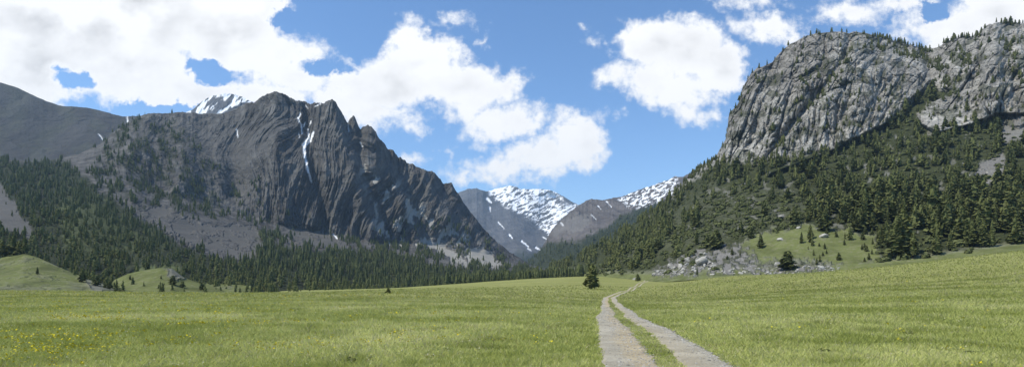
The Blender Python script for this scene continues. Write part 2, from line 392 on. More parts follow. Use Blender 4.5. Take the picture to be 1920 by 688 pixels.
def lm_masks(P, px, py):
    snow = Z0(px)
    for pts, a, b in [([(563, 213), (559, 225)], 2.2, 1.2), ([(558, 222), (565, 235), (566, 250)], 2.2, 1.4), ([(572, 230), (569, 238)], 1.8, 1.2), ([(583, 227), (581, 235)], 1.4, 1.2),
                      ([(578, 242), (579, 258), (569, 272)], 1.6, 4.5), ([(588, 247), (582, 264), (572, 272)], 2.6, 4.2), ([(570, 270), (571, 290), (577, 318), (584, 342)], 4.2, 1.8), ([(560, 250), (561, 258)], 1, .8),
                      ([(444, 243), (446, 257)], 2.4, 1.4), ([(600, 195), (590, 200)], 1.5, 1), ([(573, 198), (577, 203)], 1.6, 1.2), ([(653, 233), (654, 246)], 1.8, 1.4), ([(676, 268), (680, 275)], 1.5, 1), ([(625, 440), (632, 447)], 1.6, 1.2)]:
        snow = np.maximum(snow, stroke(px, py, pts, a*.75, b*.75))
    scree = Z0(px)
    for q in SCREE_L[:6]: scree = np.maximum(scree, poly(px, py, q, 3, 7))
    for q in SCREE_L[6:]: scree = np.maximum(scree, .5*poly(px, py, q, 8, 14))
    # pale talus streaks and slabs low on the right hand side of the massif
    pale = .35*poly(px, py, [(445, 270), (640, 250), (800, 330), (900, 440), (760, 470), (460, 400)], 25)*sstep(.1, .4, ridged((px-960)*.06, py*.008, 4., 3)-.5)
    scree = np.maximum(scree, pale)
    zone = poly(px, py, [(650, 260), (700, 300), (800, 380), (940, 480), (880, 500), (700, 470), (690, 380)], 20)
    st = sstep(.05, .3, fbm(px*.05+py*.02, py*.03-px*.03, 1.7, 5))
    zone = np.maximum(zone, poly(px, py, [(700, 350), (760, 360), (850, 430), (900, 500), (760, 480), (720, 420)], 15)*1.)
    scree = np.maximum(scree, zone*st)
    pale_scree = np.maximum(zone*st, .8*np.maximum(poly(px, py, SCREE_L[4], 3, 8), poly(px, py, SCREE_L[5], 3, 8)))  # where the scree takes its paler colour
    scree = scree*(1-.55*sstep(.05, .35, fbm(px*.035-py*.02, py*.06, 31., 5, .6))*(px > 120)*(1-zone))
    we = wood_edge(px)
    floor = sstep(-6, 10, py-we+10*fbm(px*.04, py*.04, 9.))*(1-scree)
    wood = poly(px, py, [(190, 270), (250, 225), (330, 225), (400, 300), (420, 400), (240, 400), (170, 340)], 12, 18)*.6*sstep(-.3, .3, fbm(px*.05, py*.05, 6.))
    floor = np.maximum(floor, wood*(1-scree))
    grass = poly(px, py, [(255, 500), (330, 495), (345, 520), (420, 545), (430, 570), (200, 570), (215, 535)], 5, 5)*.9
    grass = np.maximum(grass, .5*poly(px, py, [(100, 380), (180, 370), (300, 460), (220, 500), (120, 470)], 20, 20))
    u_ = (px-960)*1.22+14*noise(P[..., 0]*.006, P[..., 2]*.006, 1.)+P[..., 2]*(np.interp(px, [-350, 420, 600, 700, 1000], [0, .04, -.09, -.32, -.56])+.18*noise(px*.008, P[..., 2]*.006, 21.))
    strat = sstep(-.35, .35, fbm(u_*.09, P[..., 2]*.005, 2.4, 4, .65))
    blot = sstep(-.4, .3, fbm(px*.05, py*.04, 12., 5, .65))
    tone = np.clip(.75*strat+.35*blot-.15, 0, 1)*(1-.6*lm_talus(px, py))
    return (snow, grass, scree), (floor*(1-.8*pale_scree), tone*(1-pale_scree)*(1-scree), pale_scree)
ROCK_L = mountain_mat('shaded_folded_limestone', (.06, .058, .056), (.106, .103, .098), (.19, .184, .172), .02, .8, vert=True, crackamt=.35, floor=(.03, .036, .017), scr=(.56, .54, .50))  # cloud shadow over the massif put into darker rock and scree colours
LM = loft('mountain_massif', np.arange(-350, 1031, 1.3), [LM_low, LM_base, LM_mid, LM_top, LM_mid2, LM_crest, back(LM_crest, 350, .55), back(LM_crest, 900, -.1)],
          [4, 60, 90, 85, 95, 12, 6], lm_disp, lm_masks, ROCK_L, smooth_px=6)

# --- grassy knoll at the far left
KN_c = [(-350, 470, 290), (-100, 488, 290), (0, 482, 288), (45, 475, 285), (75, 484, 280), (110, 500, 275), (150, 517, 270), (190, 531, 260), (225, 548, 255), (260, 553, 250), (440, 556, 250)]
def kn_disp(P, px, py): return 2.5*fbm(P[..., 0]*.03, P[..., 1]*.03, 1., 4)
def kn_masks(P, px, py):
    n_ = .28*sstep(.0, .4, fbm(P[..., 0]*.04, P[..., 1]*.04, 9., 5, .65))
    sc_ = .6*poly(px, py, [(150, 520), (190, 520), (230, 545), (180, 547)], 6, 5)
    return (Z0(px), (1-sc_)*(1-n_), sc_), (Z0(px), Z0(px), Z0(px))
GRASSY = mountain_mat('short_hill_grass', (.1, .1, .09), (.18, .17, .15), (.25, .24, .2), grass=(.125, .142, .045))
KN = loft('hill', np.arange(-350, 441, 3.), [[(-350, 565, 190), (0, 556, 195), (225, 562, 215), (440, 566, 225)], [(-350, 548, 200), (0, 547, 205), (225, 553, 225), (440, 560, 235)], KN_c, back(KN_c, 35, .93), back(KN_c, 90, .3)], [3, 40, 10, 6], kn_disp, kn_masks, GRASSY, smooth_px=10, flat=False)
K2_c = [(150, 566, 300), (195, 545, 300), (215, 524, 302), (240, 513, 305), (270, 506, 308), (300, 502, 310), (322, 503, 312), (345, 520, 312), (380, 533, 310), (415, 543, 305), (440, 552, 300), (470, 565, 295)]
K2 = loft('grassy_terrace', np.arange(150, 471, 2.), [[(150, 575, 240), (470, 575, 240)], [(150, 560, 250), (470, 562, 250)], K2_c, back(K2_c, 30, .85), back(K2_c, 80, .2)], [3, 40, 10, 6], kn_disp,
          lambda P, px, py: ((Z0(px), 1-.7*poly(px, py, [(300, 498), (345, 500), (350, 525), (320, 520)], 4, 6), .7*poly(px, py, [(300, 498), (345, 500), (350, 525), (320, 520)], 4, 6)), (Z0(px), Z0(px), Z0(px))), GRASSY, smooth_px=8, flat=False)

# --- long smooth ridge at the back left
LBc = jag([(-400, 130, 2000), (-100, 140, 2000), (0, 155, 2000), (30, 163, 2000), (60, 178, 2000), (85, 189, 2000), (110, 198, 2000), (150, 201, 2000), (170, 203, 2000), (200, 211, 2000), (230, 219, 2000), (262, 217, 2000), (290, 214, 2000), (400, 214, 2050), (560, 260, 2100)], .9, .05, 8, 3)
def lb_masks(P, px, py):
    s = Z0(px)
    for pts, a, b in [([(238, 219), (239, 230), (244, 238)], 1.8, 1.4), ([(267, 216), (266, 226)], 1.5, 1.0), ([(185, 252), (191, 260), (197, 267)], 1.4, 1.0), ([(228, 242), (226, 246)], 1.2, 1.), ([(236, 240), (237, 246)], 1.3, .8)]:
        s = np.maximum(s, stroke(px, py, pts, a*.85, b*.85, 1.))
    return (s, .12*sstep(-.2, .4, fbm(px*.02, py*.03, 4.)), .12*sstep(0, .4, fbm(px*.02+py*.03, py*.01, 2.))), (Z0(px), Z0(px), Z0(px))
ROCK_B = mountain_mat('brown_grey_slope', (.036, .033, .032), (.048, .045, .042), (.064, .06, .056), .01, .4, crackamt=.1)
LB = loft('mountain_ridge', np.arange(-400, 561, 2.), [[(-400, 420, 1250), (560, 420, 1350)], [(-400, 330, 1350), (560, 360, 1450)], LBc, back(LBc, 500, .6), back(LBc, 1200, -.05)], [10, 130, 8, 5],
          lambda P, px, py: -10*ridged(P[..., 0]*.004+P[..., 2]*.002, P[..., 2]*.001, 1., 4)-3*fbm(P[..., 0]*.02, P[..., 2]*.015, 2.), lb_masks, ROCK_B, smooth_px=8)
# --- small snowy summit behind
SPc = jag([(320, 240, 2700), (345, 212, 2700), (362, 206, 2700), (372, 196, 2700), (385, 186, 2700), (400, 180, 2700), (420, 176, 2700), (440, 177, 2700), (455, 182, 2700), (470, 190, 2700), (500, 205, 2700), (540, 240, 2700)], 1.5, .1, 5, 2)
ROCK_S = mountain_mat('pale_summit_rock', (.07, .072, .08), (.11, .112, .12), (.16, .16, .165), .008, .4, crackamt=.3)
def sp_masks(P, px, py):
    a = fbm((px+py*.7)*.09, (py-px*.3)*.035, 3., 4)
    return (sstep(-.02, .16, a+.1-.004*np.maximum(px-445, 0)), Z0(px), Z0(px)), (Z0(px), Z0(px), Z0(px))
loft('snowy_summit', np.arange(320, 541, 1.2), [[(320, 330, 2300), (540, 330, 2300)], SPc, back(SPc, 300, .6), back(SPc, 700, 0)], [90, 6, 4],
     lambda P, px, py: -16*ridged(P[..., 0]*.012, P[..., 2]*.006, 1., 5), sp_masks, ROCK_S)

# --- far snow mountain at the head of the valley
FAc = jag([(780, 420, 5200), (820, 392, 5200), (845, 372, 5200), (862, 360, 5200), (880, 353, 5200), (892, 352, 5200), (905, 357, 5200), (914, 359, 5300), (930, 353, 5400), (945, 350, 5400), (958, 348, 5400), (975, 353, 5400), (990, 355, 5400), (1010, 354, 5400), (1030, 356, 5400), (1050, 364, 5400), (1070, 377, 5400), (1085, 384, 5400), (1100, 388, 5400), (1140, 400, 5400)], 1.3, .1, 9, 1.5)
def fa_masks(P, px, py):
    z1 = poly(px, py, [(908, 357), (930, 345), (960, 340), (1000, 352), (1030, 352), (1048, 362), (1052, 385), (1088, 380), (1094, 386), (1070, 402), (1050, 425), (1030, 440), (1010, 425), (985, 405), (950, 388), (930, 372)], 3, 6)
    a = 1.15*fbm((px*.5+py)*.17, (py*.5-px)*.06, 3., 6, .62)
    dens = np.interp(py, [345, 375, 400, 430], [.32, .2, .02, -.06])+.22*poly(px, py, [(1040, 385), (1092, 380), (1050, 430), (1020, 435)], 6, 5)
    s = z1*sstep(-.12, .16, a+dens)
    for pts, w in [([(934, 417), (945, 428)], 1.5), ([(913, 372), (921, 380)], 2.5), ([(918, 388), (919, 396)], 1.8), ([(955, 440), (960, 446)], 2), ([(978, 452), (990, 462)], 2), ([(1005, 464), (1012, 468)], 2), ([(1018, 444), (1030, 452)], 1.5), ([(990, 466), (996, 470)], 1.6)]:
        s = np.maximum(s, stroke(px, py, pts, w, w*.6))
    fl = sstep(465, 490, py+14*fbm(px*.05, py*.05, 4.))
    return (s, Z0(px), .2*z1), (fl, Z0(px), Z0(px))
ROCK_F = mountain_mat('far_blue_grey_rock', (.07, .07, .078), (.1, .1, .106), (.15, .148, .15), .005, .25, crackamt=.3, floor=(.02, .028, .014))
def fa_disp(P, px, py):
    d = -60*ridged(P[..., 0]*.0022+P[..., 2]*.001, P[..., 2]*.0015, 1., 5)
    dd, t = pdist(px, py, [(1035, 360), (1025, 400), (1010, 440), (1020, 480)], False)
    return d+260*np.exp(-(dd/25)**2)*sstep(352, 380, py)
FAR = loft('far_mountain', np.arange(780, 1141, 1.0), [[(780, 525, 2300), (1140, 525, 2300)], [(780, 508, 2800), (1140, 508, 2800)], [(780, 465, 3800), (1140, 460, 3800)], FAc, back(FAc, 500, .6), back(FAc, 1200, 0)], [4, 40, 120, 6, 4],
           fa_disp, fa_masks, ROCK_F, smooth_px=4)
# --- middle distance mountain right of the valley head
MGc = jag([(985, 500, 2200), (1015, 465, 2250), (1035, 430, 2300), (1055, 408, 2350), (1075, 392, 2400), (1090, 381, 2450), (1105, 373, 2500), (1118, 374, 2500), (1130, 376, 2500), (1150, 371, 2550), (1168, 368, 2600), (1185, 361, 2650), (1200, 355, 2700), (1220, 349, 2700), (1240, 342, 2700), (1255, 336, 2700), (1265, 331, 2700), (1280, 331, 2700), (1300, 322, 2700), (1400, 300, 2700)], 1.8, .09, 13, 1.5)
def mg_masks(P, px, py):
    z = poly(px, py, [(1155, 375), (1200, 352), (1268, 328), (1275, 345), (1255, 352), (1275, 357), (1225, 384), (1180, 390)], 3, 5)
    a = fbm((px*.6+py)*.2, (px-py*1.6)*.07, 6., 6, .62)
    s = z*sstep(-.12, .14, a+.03)
    for pts, w in [([(1137, 378), (1146, 388)], 1.3), ([(1108, 402), (1118, 412)], .9), ([(1121, 386), (1126, 392)], 1.2), ([(1052, 418), (1058, 424)], 1.)]: s = np.maximum(s, stroke(px, py, pts, w, w*.5))
    fl = sstep(-6, 6, py-np.interp(px, [985, 1040, 1090, 1130, 1160, 1200, 1250, 1300], [470, 455, 450, 430, 410, 390, 375, 360])+8*fbm(px*.06, py*.06, 2.))
    sc_ = .6*poly(px, py, [(1035, 428), (1080, 400), (1110, 405), (1100, 430), (1040, 440)], 6, 8)
    return (s, Z0(px), sc_*(1-fl)), (fl, Z0(px), Z0(px))
MID = loft('valley_mountain', np.arange(985, 1401, 1.1), [[(985, 540, 1500), (1400, 520, 1500)], [(985, 515, 1650), (1100, 505, 1650), (1400, 500, 1650)], [(985, 508, 1900), (1040, 465, 1950), (1100, 440, 2000), (1200, 420, 2000), (1400, 400, 2000)], MGc, back(MGc, 400, .6), back(MGc, 1000, 0)], [4, 50, 90, 6, 4],
           lambda P, px, py: -26*ridged(P[..., 0]*.005+P[..., 2]*.003, P[..., 2]*.003, 1., 5)-6*ridged(P[..., 0]*.02, P[..., 2]*.02, 2., 4), mg_masks,
           mountain_mat('warm_grey_rock', (.075, .068, .066), (.12, .108, .102), (.18, .165, .155), .006, .3, crackamt=.3, floor=(.03, .036, .018)), smooth_px=4)

# --- right slope and cliff
R1 = [(1030, 522, 720), (1080, 512, 640), (1140, 516, 500), (1200, 523, 410), (1230, 521, 370), (1300, 515, 315), (1400, 513, 290), (1500, 511, 270), (1600, 505, 258), (1700, 494, 252), (1800, 482, 252), (1920, 464, 252), (2500, 410, 260)]
R0 = [(p, y+9, Y-35) for p, y, Y in R1]
R2 = [(1030, 508, 860), (1080, 496, 760), (1140, 480, 620), (1200, 462, 520), (1300, 452, 410), (1400, 440, 375), (1500, 430, 350), (1600, 430, 335), (1700, 420, 330), (1920, 390, 335), (2500, 330, 340)]
R3 = [(1030, 503, 1000), (1080, 487, 900), (1140, 452, 800), (1225, 400, 760), (1290, 352, 740), (1345, 312, 690), (1400, 304, 640), (1450, 300, 610), (1550, 282, 600), (1640, 245, 610), (1740, 195, 640), (1850, 218, 580), (1920, 225, 540), (2500, 180, 540)]
rc = [(1030, 502, 1050), (1060, 494, 1000), (1080, 487, 960), (1140, 451, 900), (1190, 420, 880), (1225, 398, 870), (1255, 375, 860), (1270, 352, 860), (1285, 338, 850), (1300, 325, 840), (1315, 309, 830), (1335, 302, 820), (1343, 292, 800), (1350, 280, 790), (1360, 262, 780), (1364, 245, 770), (1365, 225, 770), (1368, 210, 770), (1378, 203, 770), (1386, 190, 770), (1390, 172, 770), (1397, 157, 775), (1408, 138, 780), (1420, 127, 780), (1436, 123, 780), (1448, 117, 785), (1456, 106, 785), (1468, 94, 790), (1480, 84, 790), (1495, 77, 790), (1512, 67, 795), (1525, 64, 800), (1545, 61, 800), (1575, 60, 800), (1592, 62, 800), (1600, 59, 805), (1625, 63, 815), (1655, 72, 830), (1690, 79, 845), (1715, 87, 855), (1735, 93, 860), (1755, 90, 850), (1770, 82, 830), (1790, 72, 815), (1815, 69, 805), (1838, 68, 800), (1842, 56, 790), (1850, 47, 790), (1870, 43, 790), (1895, 42, 790), (1920, 44, 790), (2100, 60, 800), (2500, 90, 820)]
RC = jag(rc, 2, .08, 21, 1.5, ([1030, 1250, 1300, 1340, 1500, 1760, 1850, 2500], [.6, .8, 1.8, 2.0, 1.2, 2.6, 2.2, 2.5]))
_a = np.array(rc).T; _b = np.array(R3).T
Rm = []
for q in range(1030, 2501, 12):
    pb, pc = np.interp(q, _b[0], _b[1]), np.interp(q, _a[0], _a[1]); yb, yc = np.interp(q, _b[0], _b[2]), np.interp(q, _a[0], _a[2])
    Rm.append((q, pb*.42+pc*.58, yb*.66+yc*.34))
SLAB = [(1600, 84), (1640, 90), (1730, 112), (1745, 150), (1700, 215), (1640, 245), (1560, 285), (1440, 330), (1435, 300), (1470, 262), (1505, 215), (1535, 180), (1560, 145), (1585, 110)]
OUTC = [(1725, 235), (1722, 215), (1745, 190), (1790, 175), (1830, 165), (1880, 150), (1960, 160), (1960, 215), (1870, 215), (1820, 235), (1760, 250)]
def r_line(px): return np.interp(px, [1030, 1225, 1290, 1330, 1345, 1400, 1445, 1500, 1560, 1600, 1640, 1690, 1722, 1745, 1775, 1800, 1850, 1890, 1940, 2500],
                                 [503, 399, 345, 318, 306, 303, 302, 292, 280, 262, 243, 207, 178, 165, 168, 190, 222, 240, 230, 200])
def r_cliff(px, py): return np.maximum(sstep(6, -8, py-r_line(px)+6*fbm(px*.05, py*.05, 2.)), poly(px, py, OUTC, 3, 5))
def r_disp(P, px, py):
    x, y, z = P[..., 0], P[..., 1], P[..., 2]; c = r_cliff(px, py)
    U = (px-1360)*.76; V_ = z*.62; wx = U+9*noise(U*.02, V_*.02, 4.); wz = V_+9*noise(U*.02, V_*.02, 14.)
    a = (wx*.75+wz*.66); b = (wz*.75-wx*.66)
    a = wx*.5+wz*.87; b = wx*.87-wz*.5
    f1, f2, idv = worley(a*.014, b*.034, 3.3)
    g1, g2, idg = worley(a*.05, b*.08, 7.7)
    h1, h2, idh = worley(wx*.16, wz*.13, 1.7)
    d = -(idv-.5)*16-(idg-.5)*7-(idh-.5)*2.6
    d += 9*sstep(.22, 0., f2-f1)+5*sstep(.2, 0, g2-g1)+2*sstep(.2, 0, h2-h1)
    d += -11*ridged(b*.018, a*.009, 3., 4, .6)-3.5*ridged(U*.05, V_*.04, 5., 5, .65)-14*sstep(1720, 1800, px)*ridged(wx*.022, wz*.006, 9., 3)
    c2 = sstep(40, -45, py-r_line(px))
    d = d*c*(.35+.65*c2)+21*c2
    d += -(26*sstep(-3, 5, pdist(px, py, SLAB))+22*sstep(-3, 5, pdist(px, py, OUTC)))
    def g(pts, w, a_):
        dd, t = pdist(px, py, pts, False); return a_*np.exp(-(dd/w)**2)
    d += g([(1590, 62), (1585, 105), (1545, 165), (1500, 215), (1455, 275), (1438, 300)], 7, 16)+g([(1738, 95), (1745, 130), (1725, 175), (1700, 200)], 9, 24)+g([(1815, 110), (1800, 150)], 8, 14)+g([(1845, 70), (1835, 120)], 6, 10)
    d += g([(1700, 95), (1690, 150), (1660, 200)], 8, 12)+g([(1650, 95), (1600, 165), (1570, 240)], 7, 11)+g([(1470, 110), (1430, 200), (1400, 290)], 7, 12)+g([(1890, 70), (1900, 150), (1920, 210)], 10, 18)+g([(1775, 95), (1780, 170)], 6, 10)
    d -= g([(1870, 60), (1865, 120), (1855, 200)], 16, 24)+g([(1375, 210), (1400, 260), (1380, 300)], 14, 10)
    # rolling ground of the forested slope
    d += (1-c)*(9*fbm(x*.012, y*.012, 1., 4))*sstep(515, 440, py)
    return d
def r_masks(P, px, py):
    c = r_cliff(px, py)
    scree = poly(px, py, [(1330, 466), (1395, 450), (1420, 470), (1425, 500), (1500, 496), (1560, 500), (1560, 510), (1330, 514), (1225, 517), (1225, 503), (1290, 475)], 4, 10)*(1-.85*sstep(-.15, .2, fbm(px*.07, py*.12, 44.)))
    scree = np.maximum(scree, poly(px, py, [(1400, 495), (1450, 482), (1500, 476), (1560, 492), (1560, 510), (1400, 512)], 6, 12)*.6*(1-.9*sstep(-.25, .15, fbm(px*.07, py*.12, 45.))))
    scree = np.maximum(scree, poly(px, py, [(1815, 345), (1840, 305), (1880, 283), (1888, 318), (1860, 345)], 3, 5))
    scree = np.maximum(scree, poly(px, py, [(1868, 262), (1885, 235), (1920, 195), (2100, 150), (2100, 250), (1930, 255), (1880, 270)], 3, 5)*.9)
    scree = np.maximum(scree, .45*(1-c)*sstep(.34, .5, fbm(px*.045, py*.06, 51., 4))*(py < 440))
    for bx, by, br in [(1465, 405, 9), (1470, 452, 8), (1395, 345, 6), (1625, 312, 10), (1545, 446, 8)]:
        scree = np.maximum(scree, .8*sstep(br, br-4, np.hypot(px-bx, (py-by)*1.8)+3*noise(px*.3, py*.3)))
    grass = poly(px, py, [(1385, 458), (1400, 448), (1440, 432), (1520, 420), (1560, 425), (1640, 440), (1650, 490), (1600, 500), (1500, 492), (1420, 500)], 5, 10)
    grass = np.maximum(grass, sstep(-12, 2, py-np.interp(px, [1030, 1200, 1300, 1500, 1700, 1920], [508, 516, 509, 505, 488, 458])))
    grass = np.maximum(grass, .08*poly(px, py, [(1225, 420), (1330, 350), (1500, 350), (1560, 400), (1400, 440), (1250, 480), (1120, 505)], 12, 20))
    grass = grass*(1-c); scree2 = scree*(1-.9*poly(px, py, [(1385, 458), (1440, 432), (1560, 425), (1650, 440), (1650, 488), (1520, 485), (1440, 478)], 4, 6)*(1-c))
    g = grass*(1-scree2)
    # dark ledge vegetation on the cliff
    led = sstep(.12, .3, fbm(px*.03, py*.05, 2., 5))*c*.6
    floor = np.maximum((1-c)*(1-g)*(1-scree2), led)
    return (Z0(px), g, scree2), (floor, .5*poly(px, py, [(1370, 60), (1570, 62), (1560, 140), (1500, 210), (1430, 150), (1370, 260), (1350, 230)], 20, 14), Z0(px))
ROCK_R = mountain_mat('pale_grey_limestone', (.15, .143, .127), (.29, .279, .252), (.48, .465, .425), .06, 1.4, crackamt=.5, floor=(.042, .048, .02), grass=(.13, .148, .05), scr=(1, .96, .88))
RT = loft('rocky_slope', np.concatenate([np.arange(1030, 1950, 1.15), np.arange(1950, 2501, 4)]), [R0, R1, R2, R3, Rm, RC, back(RC, 200, .8), back(RC, 700, .05)], [4, 60, 130, 110, 120, 10, 6],
          r_disp, r_masks, ROCK_R, smooth_px=5)

# ------------------------------------------------------------------ trees
def foliage_mat(name, c0, c1, attr=False):
    m, t = new_mat(name, .85, .1)
    P = t.coord('Object')
    if attr: f = t.sepc(t.attr('tint')[0])[0]
    else:
        n = t.n.new('ShaderNodeObjectInfo'); f = n.outputs['Random']
    c = t.mix(f, c0, c1)
    c = t.mix(t.mapr(t.noise(P, 1.2, 3, .6), .35, .7), c, tuple(q*1.5 for q in c1))
    t.l.new(c, t.b.inputs['Base Color'])
    return m
FOL = foliage_mat('conifer_needles', (.048, .06, .02), (.115, .124, .044))
FOLS = foliage_mat('conifer_needles_mass', (.048, .06, .02), (.125, .132, .046), True)
FOLL = foliage_mat('conifer_needles_far', (.036, .047, .019), (.084, .094, .034), True)
SHR = foliage_mat('shrub_leaves', (.05, .06, .023), (.088, .098, .038), True)
SHRI = foliage_mat('bush_leaves', (.05, .068, .022), (.075, .09, .03))
m_, t_ = new_mat('bark', .95, .1)
t_.l.new(t_.mix(t_.noise(t_.stretch(t_.coord(), (4, 4, .6)), 3, 4), (.06, .045, .035), (.14, .115, .095)), t_.b.inputs['Base Color']); BARK = m_

def crown_np(r_, nwh, nbr, nq, wid, seed, shape=.75, base=.1, core=True, droop=.35, ns=9, nr=8):
    """unit-height crown: jagged inner core and many small foliage sprays; returns V, tris"""
    g = np.random.default_rng(seed); V = []; T = []
    def prof(t): return wid*np.minimum(1.0, (1-t)**shape*1.05)*np.minimum(1, (t+.06)/.16)**.6
    lop = g.random(8)*.35
    if core:
        o = len(V)
        zz = np.linspace(base+.03, .93, nr)
        for i, z in enumerate(zz):
            t = (z-base)/(1-base)
            for k in range(ns):
                a = 2*math.pi*k/ns; rr = prof(t)*(.35+.3*g.random())
                V.append((rr*math.cos(a), rr*math.sin(a), z+.03*g.normal()))
        V.append((0, 0, .97)); V.append((0, 0, base))
        for i in range(nr-1):
            for k in range(ns):
                a, b = o+i*ns+k, o+i*ns+(k+1) % ns
                T += [(a, b, b+ns), (a, b+ns, a+ns)]
        for k in range(ns):
            T.append((o+(nr-1)*ns+k, o+(nr-1)*ns+(k+1) % ns, o+nr*ns)); T.append((o+(k+1) % ns, o+k, o+nr*ns+1))
    for i in range(nwh):
        t = (i+g.random()*.9)/nwh; z = base+(1-base)*t; n = max(3, int(nbr*(1-t*.6)))
        for k in range(n):
            a = g.random()*2*math.pi; R = prof(t)*(.65+.5*g.random())*(1-lop[int(a/6.2832*8) % 8]*g.random())
            d = np.array([math.cos(a), math.sin(a)]); s = np.array([-d[1], d[0]])
            for q in range(nq):
                f0 = .3+.7*(q+g.random()*.6)/nq; f0 = min(f0, 1.05); L = R*(.34+.25*g.random())/max(1, nq*.45); w = wid*(.13+.12*g.random())*(1.15-.6*t)
                zz = z+(1-f0)*R*droop*.8-R*droop*f0*.6+g.normal()*.012
                c = d*R*f0+s*g.normal()*w*.5
                p0 = (c[0]-d[0]*L, c[1]-d[1]*L, zz+L*.3); tip = (c[0]+d[0]*L, c[1]+d[1]*L, zz-L*(.1+.5*g.random()))
                o = len(V); tl = g.normal()*.5
                V += [p0, (c[0]+s[0]*w, c[1]+s[1]*w, zz+w*tl), tip, (c[0]-s[0]*w, c[1]-s[1]*w, zz-w*tl)]
                T += [(o, o+1, o+2), (o, o+2, o+3)]
    return np.array(V), np.array(T)
def trunk_np(rad, h, seed):
    g = np.random.default_rng(seed); V = []; T = []; ns, nr = 7, 6
    for i in range(nr):
        t = i/(nr-1); z = -.03+(h+.03)*t
        for k in range(ns):
            a = 2*math.pi*k/ns; r = rad*(1-.85*t)*(1+.3*max(0, .15-t)/.15)*(1+.1*g.normal())
            V.append((r*math.cos(a)+.006*math.sin(t*5+seed), r*math.sin(a), z))
    for i in range(nr-1):
        for k in range(ns):
            a, b = i*ns+k, i*ns+(k+1) % ns; T += [(a, b, b+ns), (a, b+ns, a+ns)]
    # a few bare limbs
    for j in range(5):
        a = g.random()*6.28; z = .08+.12*j; o = len(V); L = .09
        V += [(0, 0, z), (0, 0, z+.012), (L*math.cos(a), L*math.sin(a), z+.02), (.004*math.sin(a), -.004*math.cos(a), z+.005)]
        T += [(o, o+2, o+1), (o, o+3, o+2), (o+1, o+2, o+3)]
    return np.array(V), np.array(T)
NV = 9
CR, TRK = [], []
for i in range(NV):
    w = [.17, .20, .23, .26, .29, .19, .24, .27, .22][i]; shp = [.7, .6, .55, .45, .38, .75, .5, .45, .62][i]
    V, T = crown_np(0, 26, 9, 3, w, 100+i, shp, .05+.02*(i % 3))
    CR.append(mesh_np('conifer_crown', V, T, FOL)); V, T = trunk_np(.016, .9, i); TRK.append(mesh_np('conifer_trunk', V, T, BARK))
HI = [crown_np(0, 15, 6, 2, [.18, .22, .27, .2, .24, .3][i], 200+i, [.8, .65, .5, .75, .55, .42][i], .06) for i in range(6)]
LO = [crown_np(0, 8, 5, 1, [.17, .21, .25, .19, .22, .28][i]*1.15, 300+i, [.85, .7, .55, .9, .6, .5][i], .04, ns=6, nr=4) for i in range(6)]
def merge(protos, pts, hs, seed, widen=1.0, name='forest', mat=FOLS):
    g = np.random.default_rng(seed); Vs, Ts, As = [], [], []; off = 0
    idx = g.integers(0, len(protos), len(pts)); ang = g.random(len(pts))*6.283; tn = g.random(len(pts)); wd = widen*(.8+.65*g.random(len(pts))**1.5)
    for k, (V, T) in enumerate(protos):
        s = np.where(idx == k)[0]
        if not len(s): continue
        c, sn = np.cos(ang[s]), np.sin(ang[s]); H = hs[s]
        X = (V[None, :, 0]*c[:, None]-V[None, :, 1]*sn[:, None])*(H*wd[s])[:, None]+pts[s, 0][:, None]
        Y = (V[None, :, 0]*sn[:, None]+V[None, :, 1]*c[:, None])*(H*wd[s])[:, None]+pts[s, 1][:, None]
        Z = V[None, :, 2]*H[:, None]+pts[s, 2][:, None]
        Vs.append(np.stack([X, Y, Z], -1).reshape(-1, 3))
        Ts.append((T[None]+(np.arange(len(s))*len(V))[:, None, None]).reshape(-1, 3)+off); off += len(s)*len(V)
        As.append(np.repeat(tn[s], len(V))[:, None]*np.ones((1, 3)))
    return link(name, mesh_np(name, np.concatenate(Vs), np.concatenate(Ts), mat, {'tint': np.concatenate(As)}))
def scatter(S, n, dens, seed):
    """n points on a terrain patch, by true surface area times a density in [0,1]"""
    g = np.random.default_rng(seed); P = S['P']; a = P[:-1, 1:]-P[:-1, :-1]; b = P[1:, :-1]-P[:-1, :-1]
    ar = np.abs(a[..., 0]*b[..., 1]-a[..., 1]*b[..., 0])   # plan area
    w = (ar*dens(S['PX'][:-1, :-1], S['PY'][:-1, :-1])).ravel(); w /= w.sum()
    k = g.choice(len(w), n, p=w); i, j = np.unravel_index(k, ar.shape); u, v = g.random(n), g.random(n)
    pts = P[i, j]+a[i, j]*u[:, None]+b[i, j]*v[:, None]
    px, py = proj(pts)
    return pts, px, py
def thin(pts, hs, k=.32):
    """drop trees that stand inside a neighbour"""
    o = np.argsort(-hs); cell = {}; keep = []
    for i in o:
        r = hs[i]*k; c = (int(pts[i, 0]//6), int(pts[i, 1]//6)); ok = True
        for dx in (-1, 0, 1):
            for dy in (-1, 0, 1):
                for j in cell.get((c[0]+dx, c[1]+dy), ()):
                    if (pts[i, 0]-pts[j, 0])**2+(pts[i, 1]-pts[j, 1])**2 < (r*.8)**2: ok = False
        if ok: cell.setdefault(c, []).append(i); keep.append(i)
    return np.array(sorted(keep))
def noi(px, py, s=.04, z=0.): return fbm(px*s, py*s, z, 3)
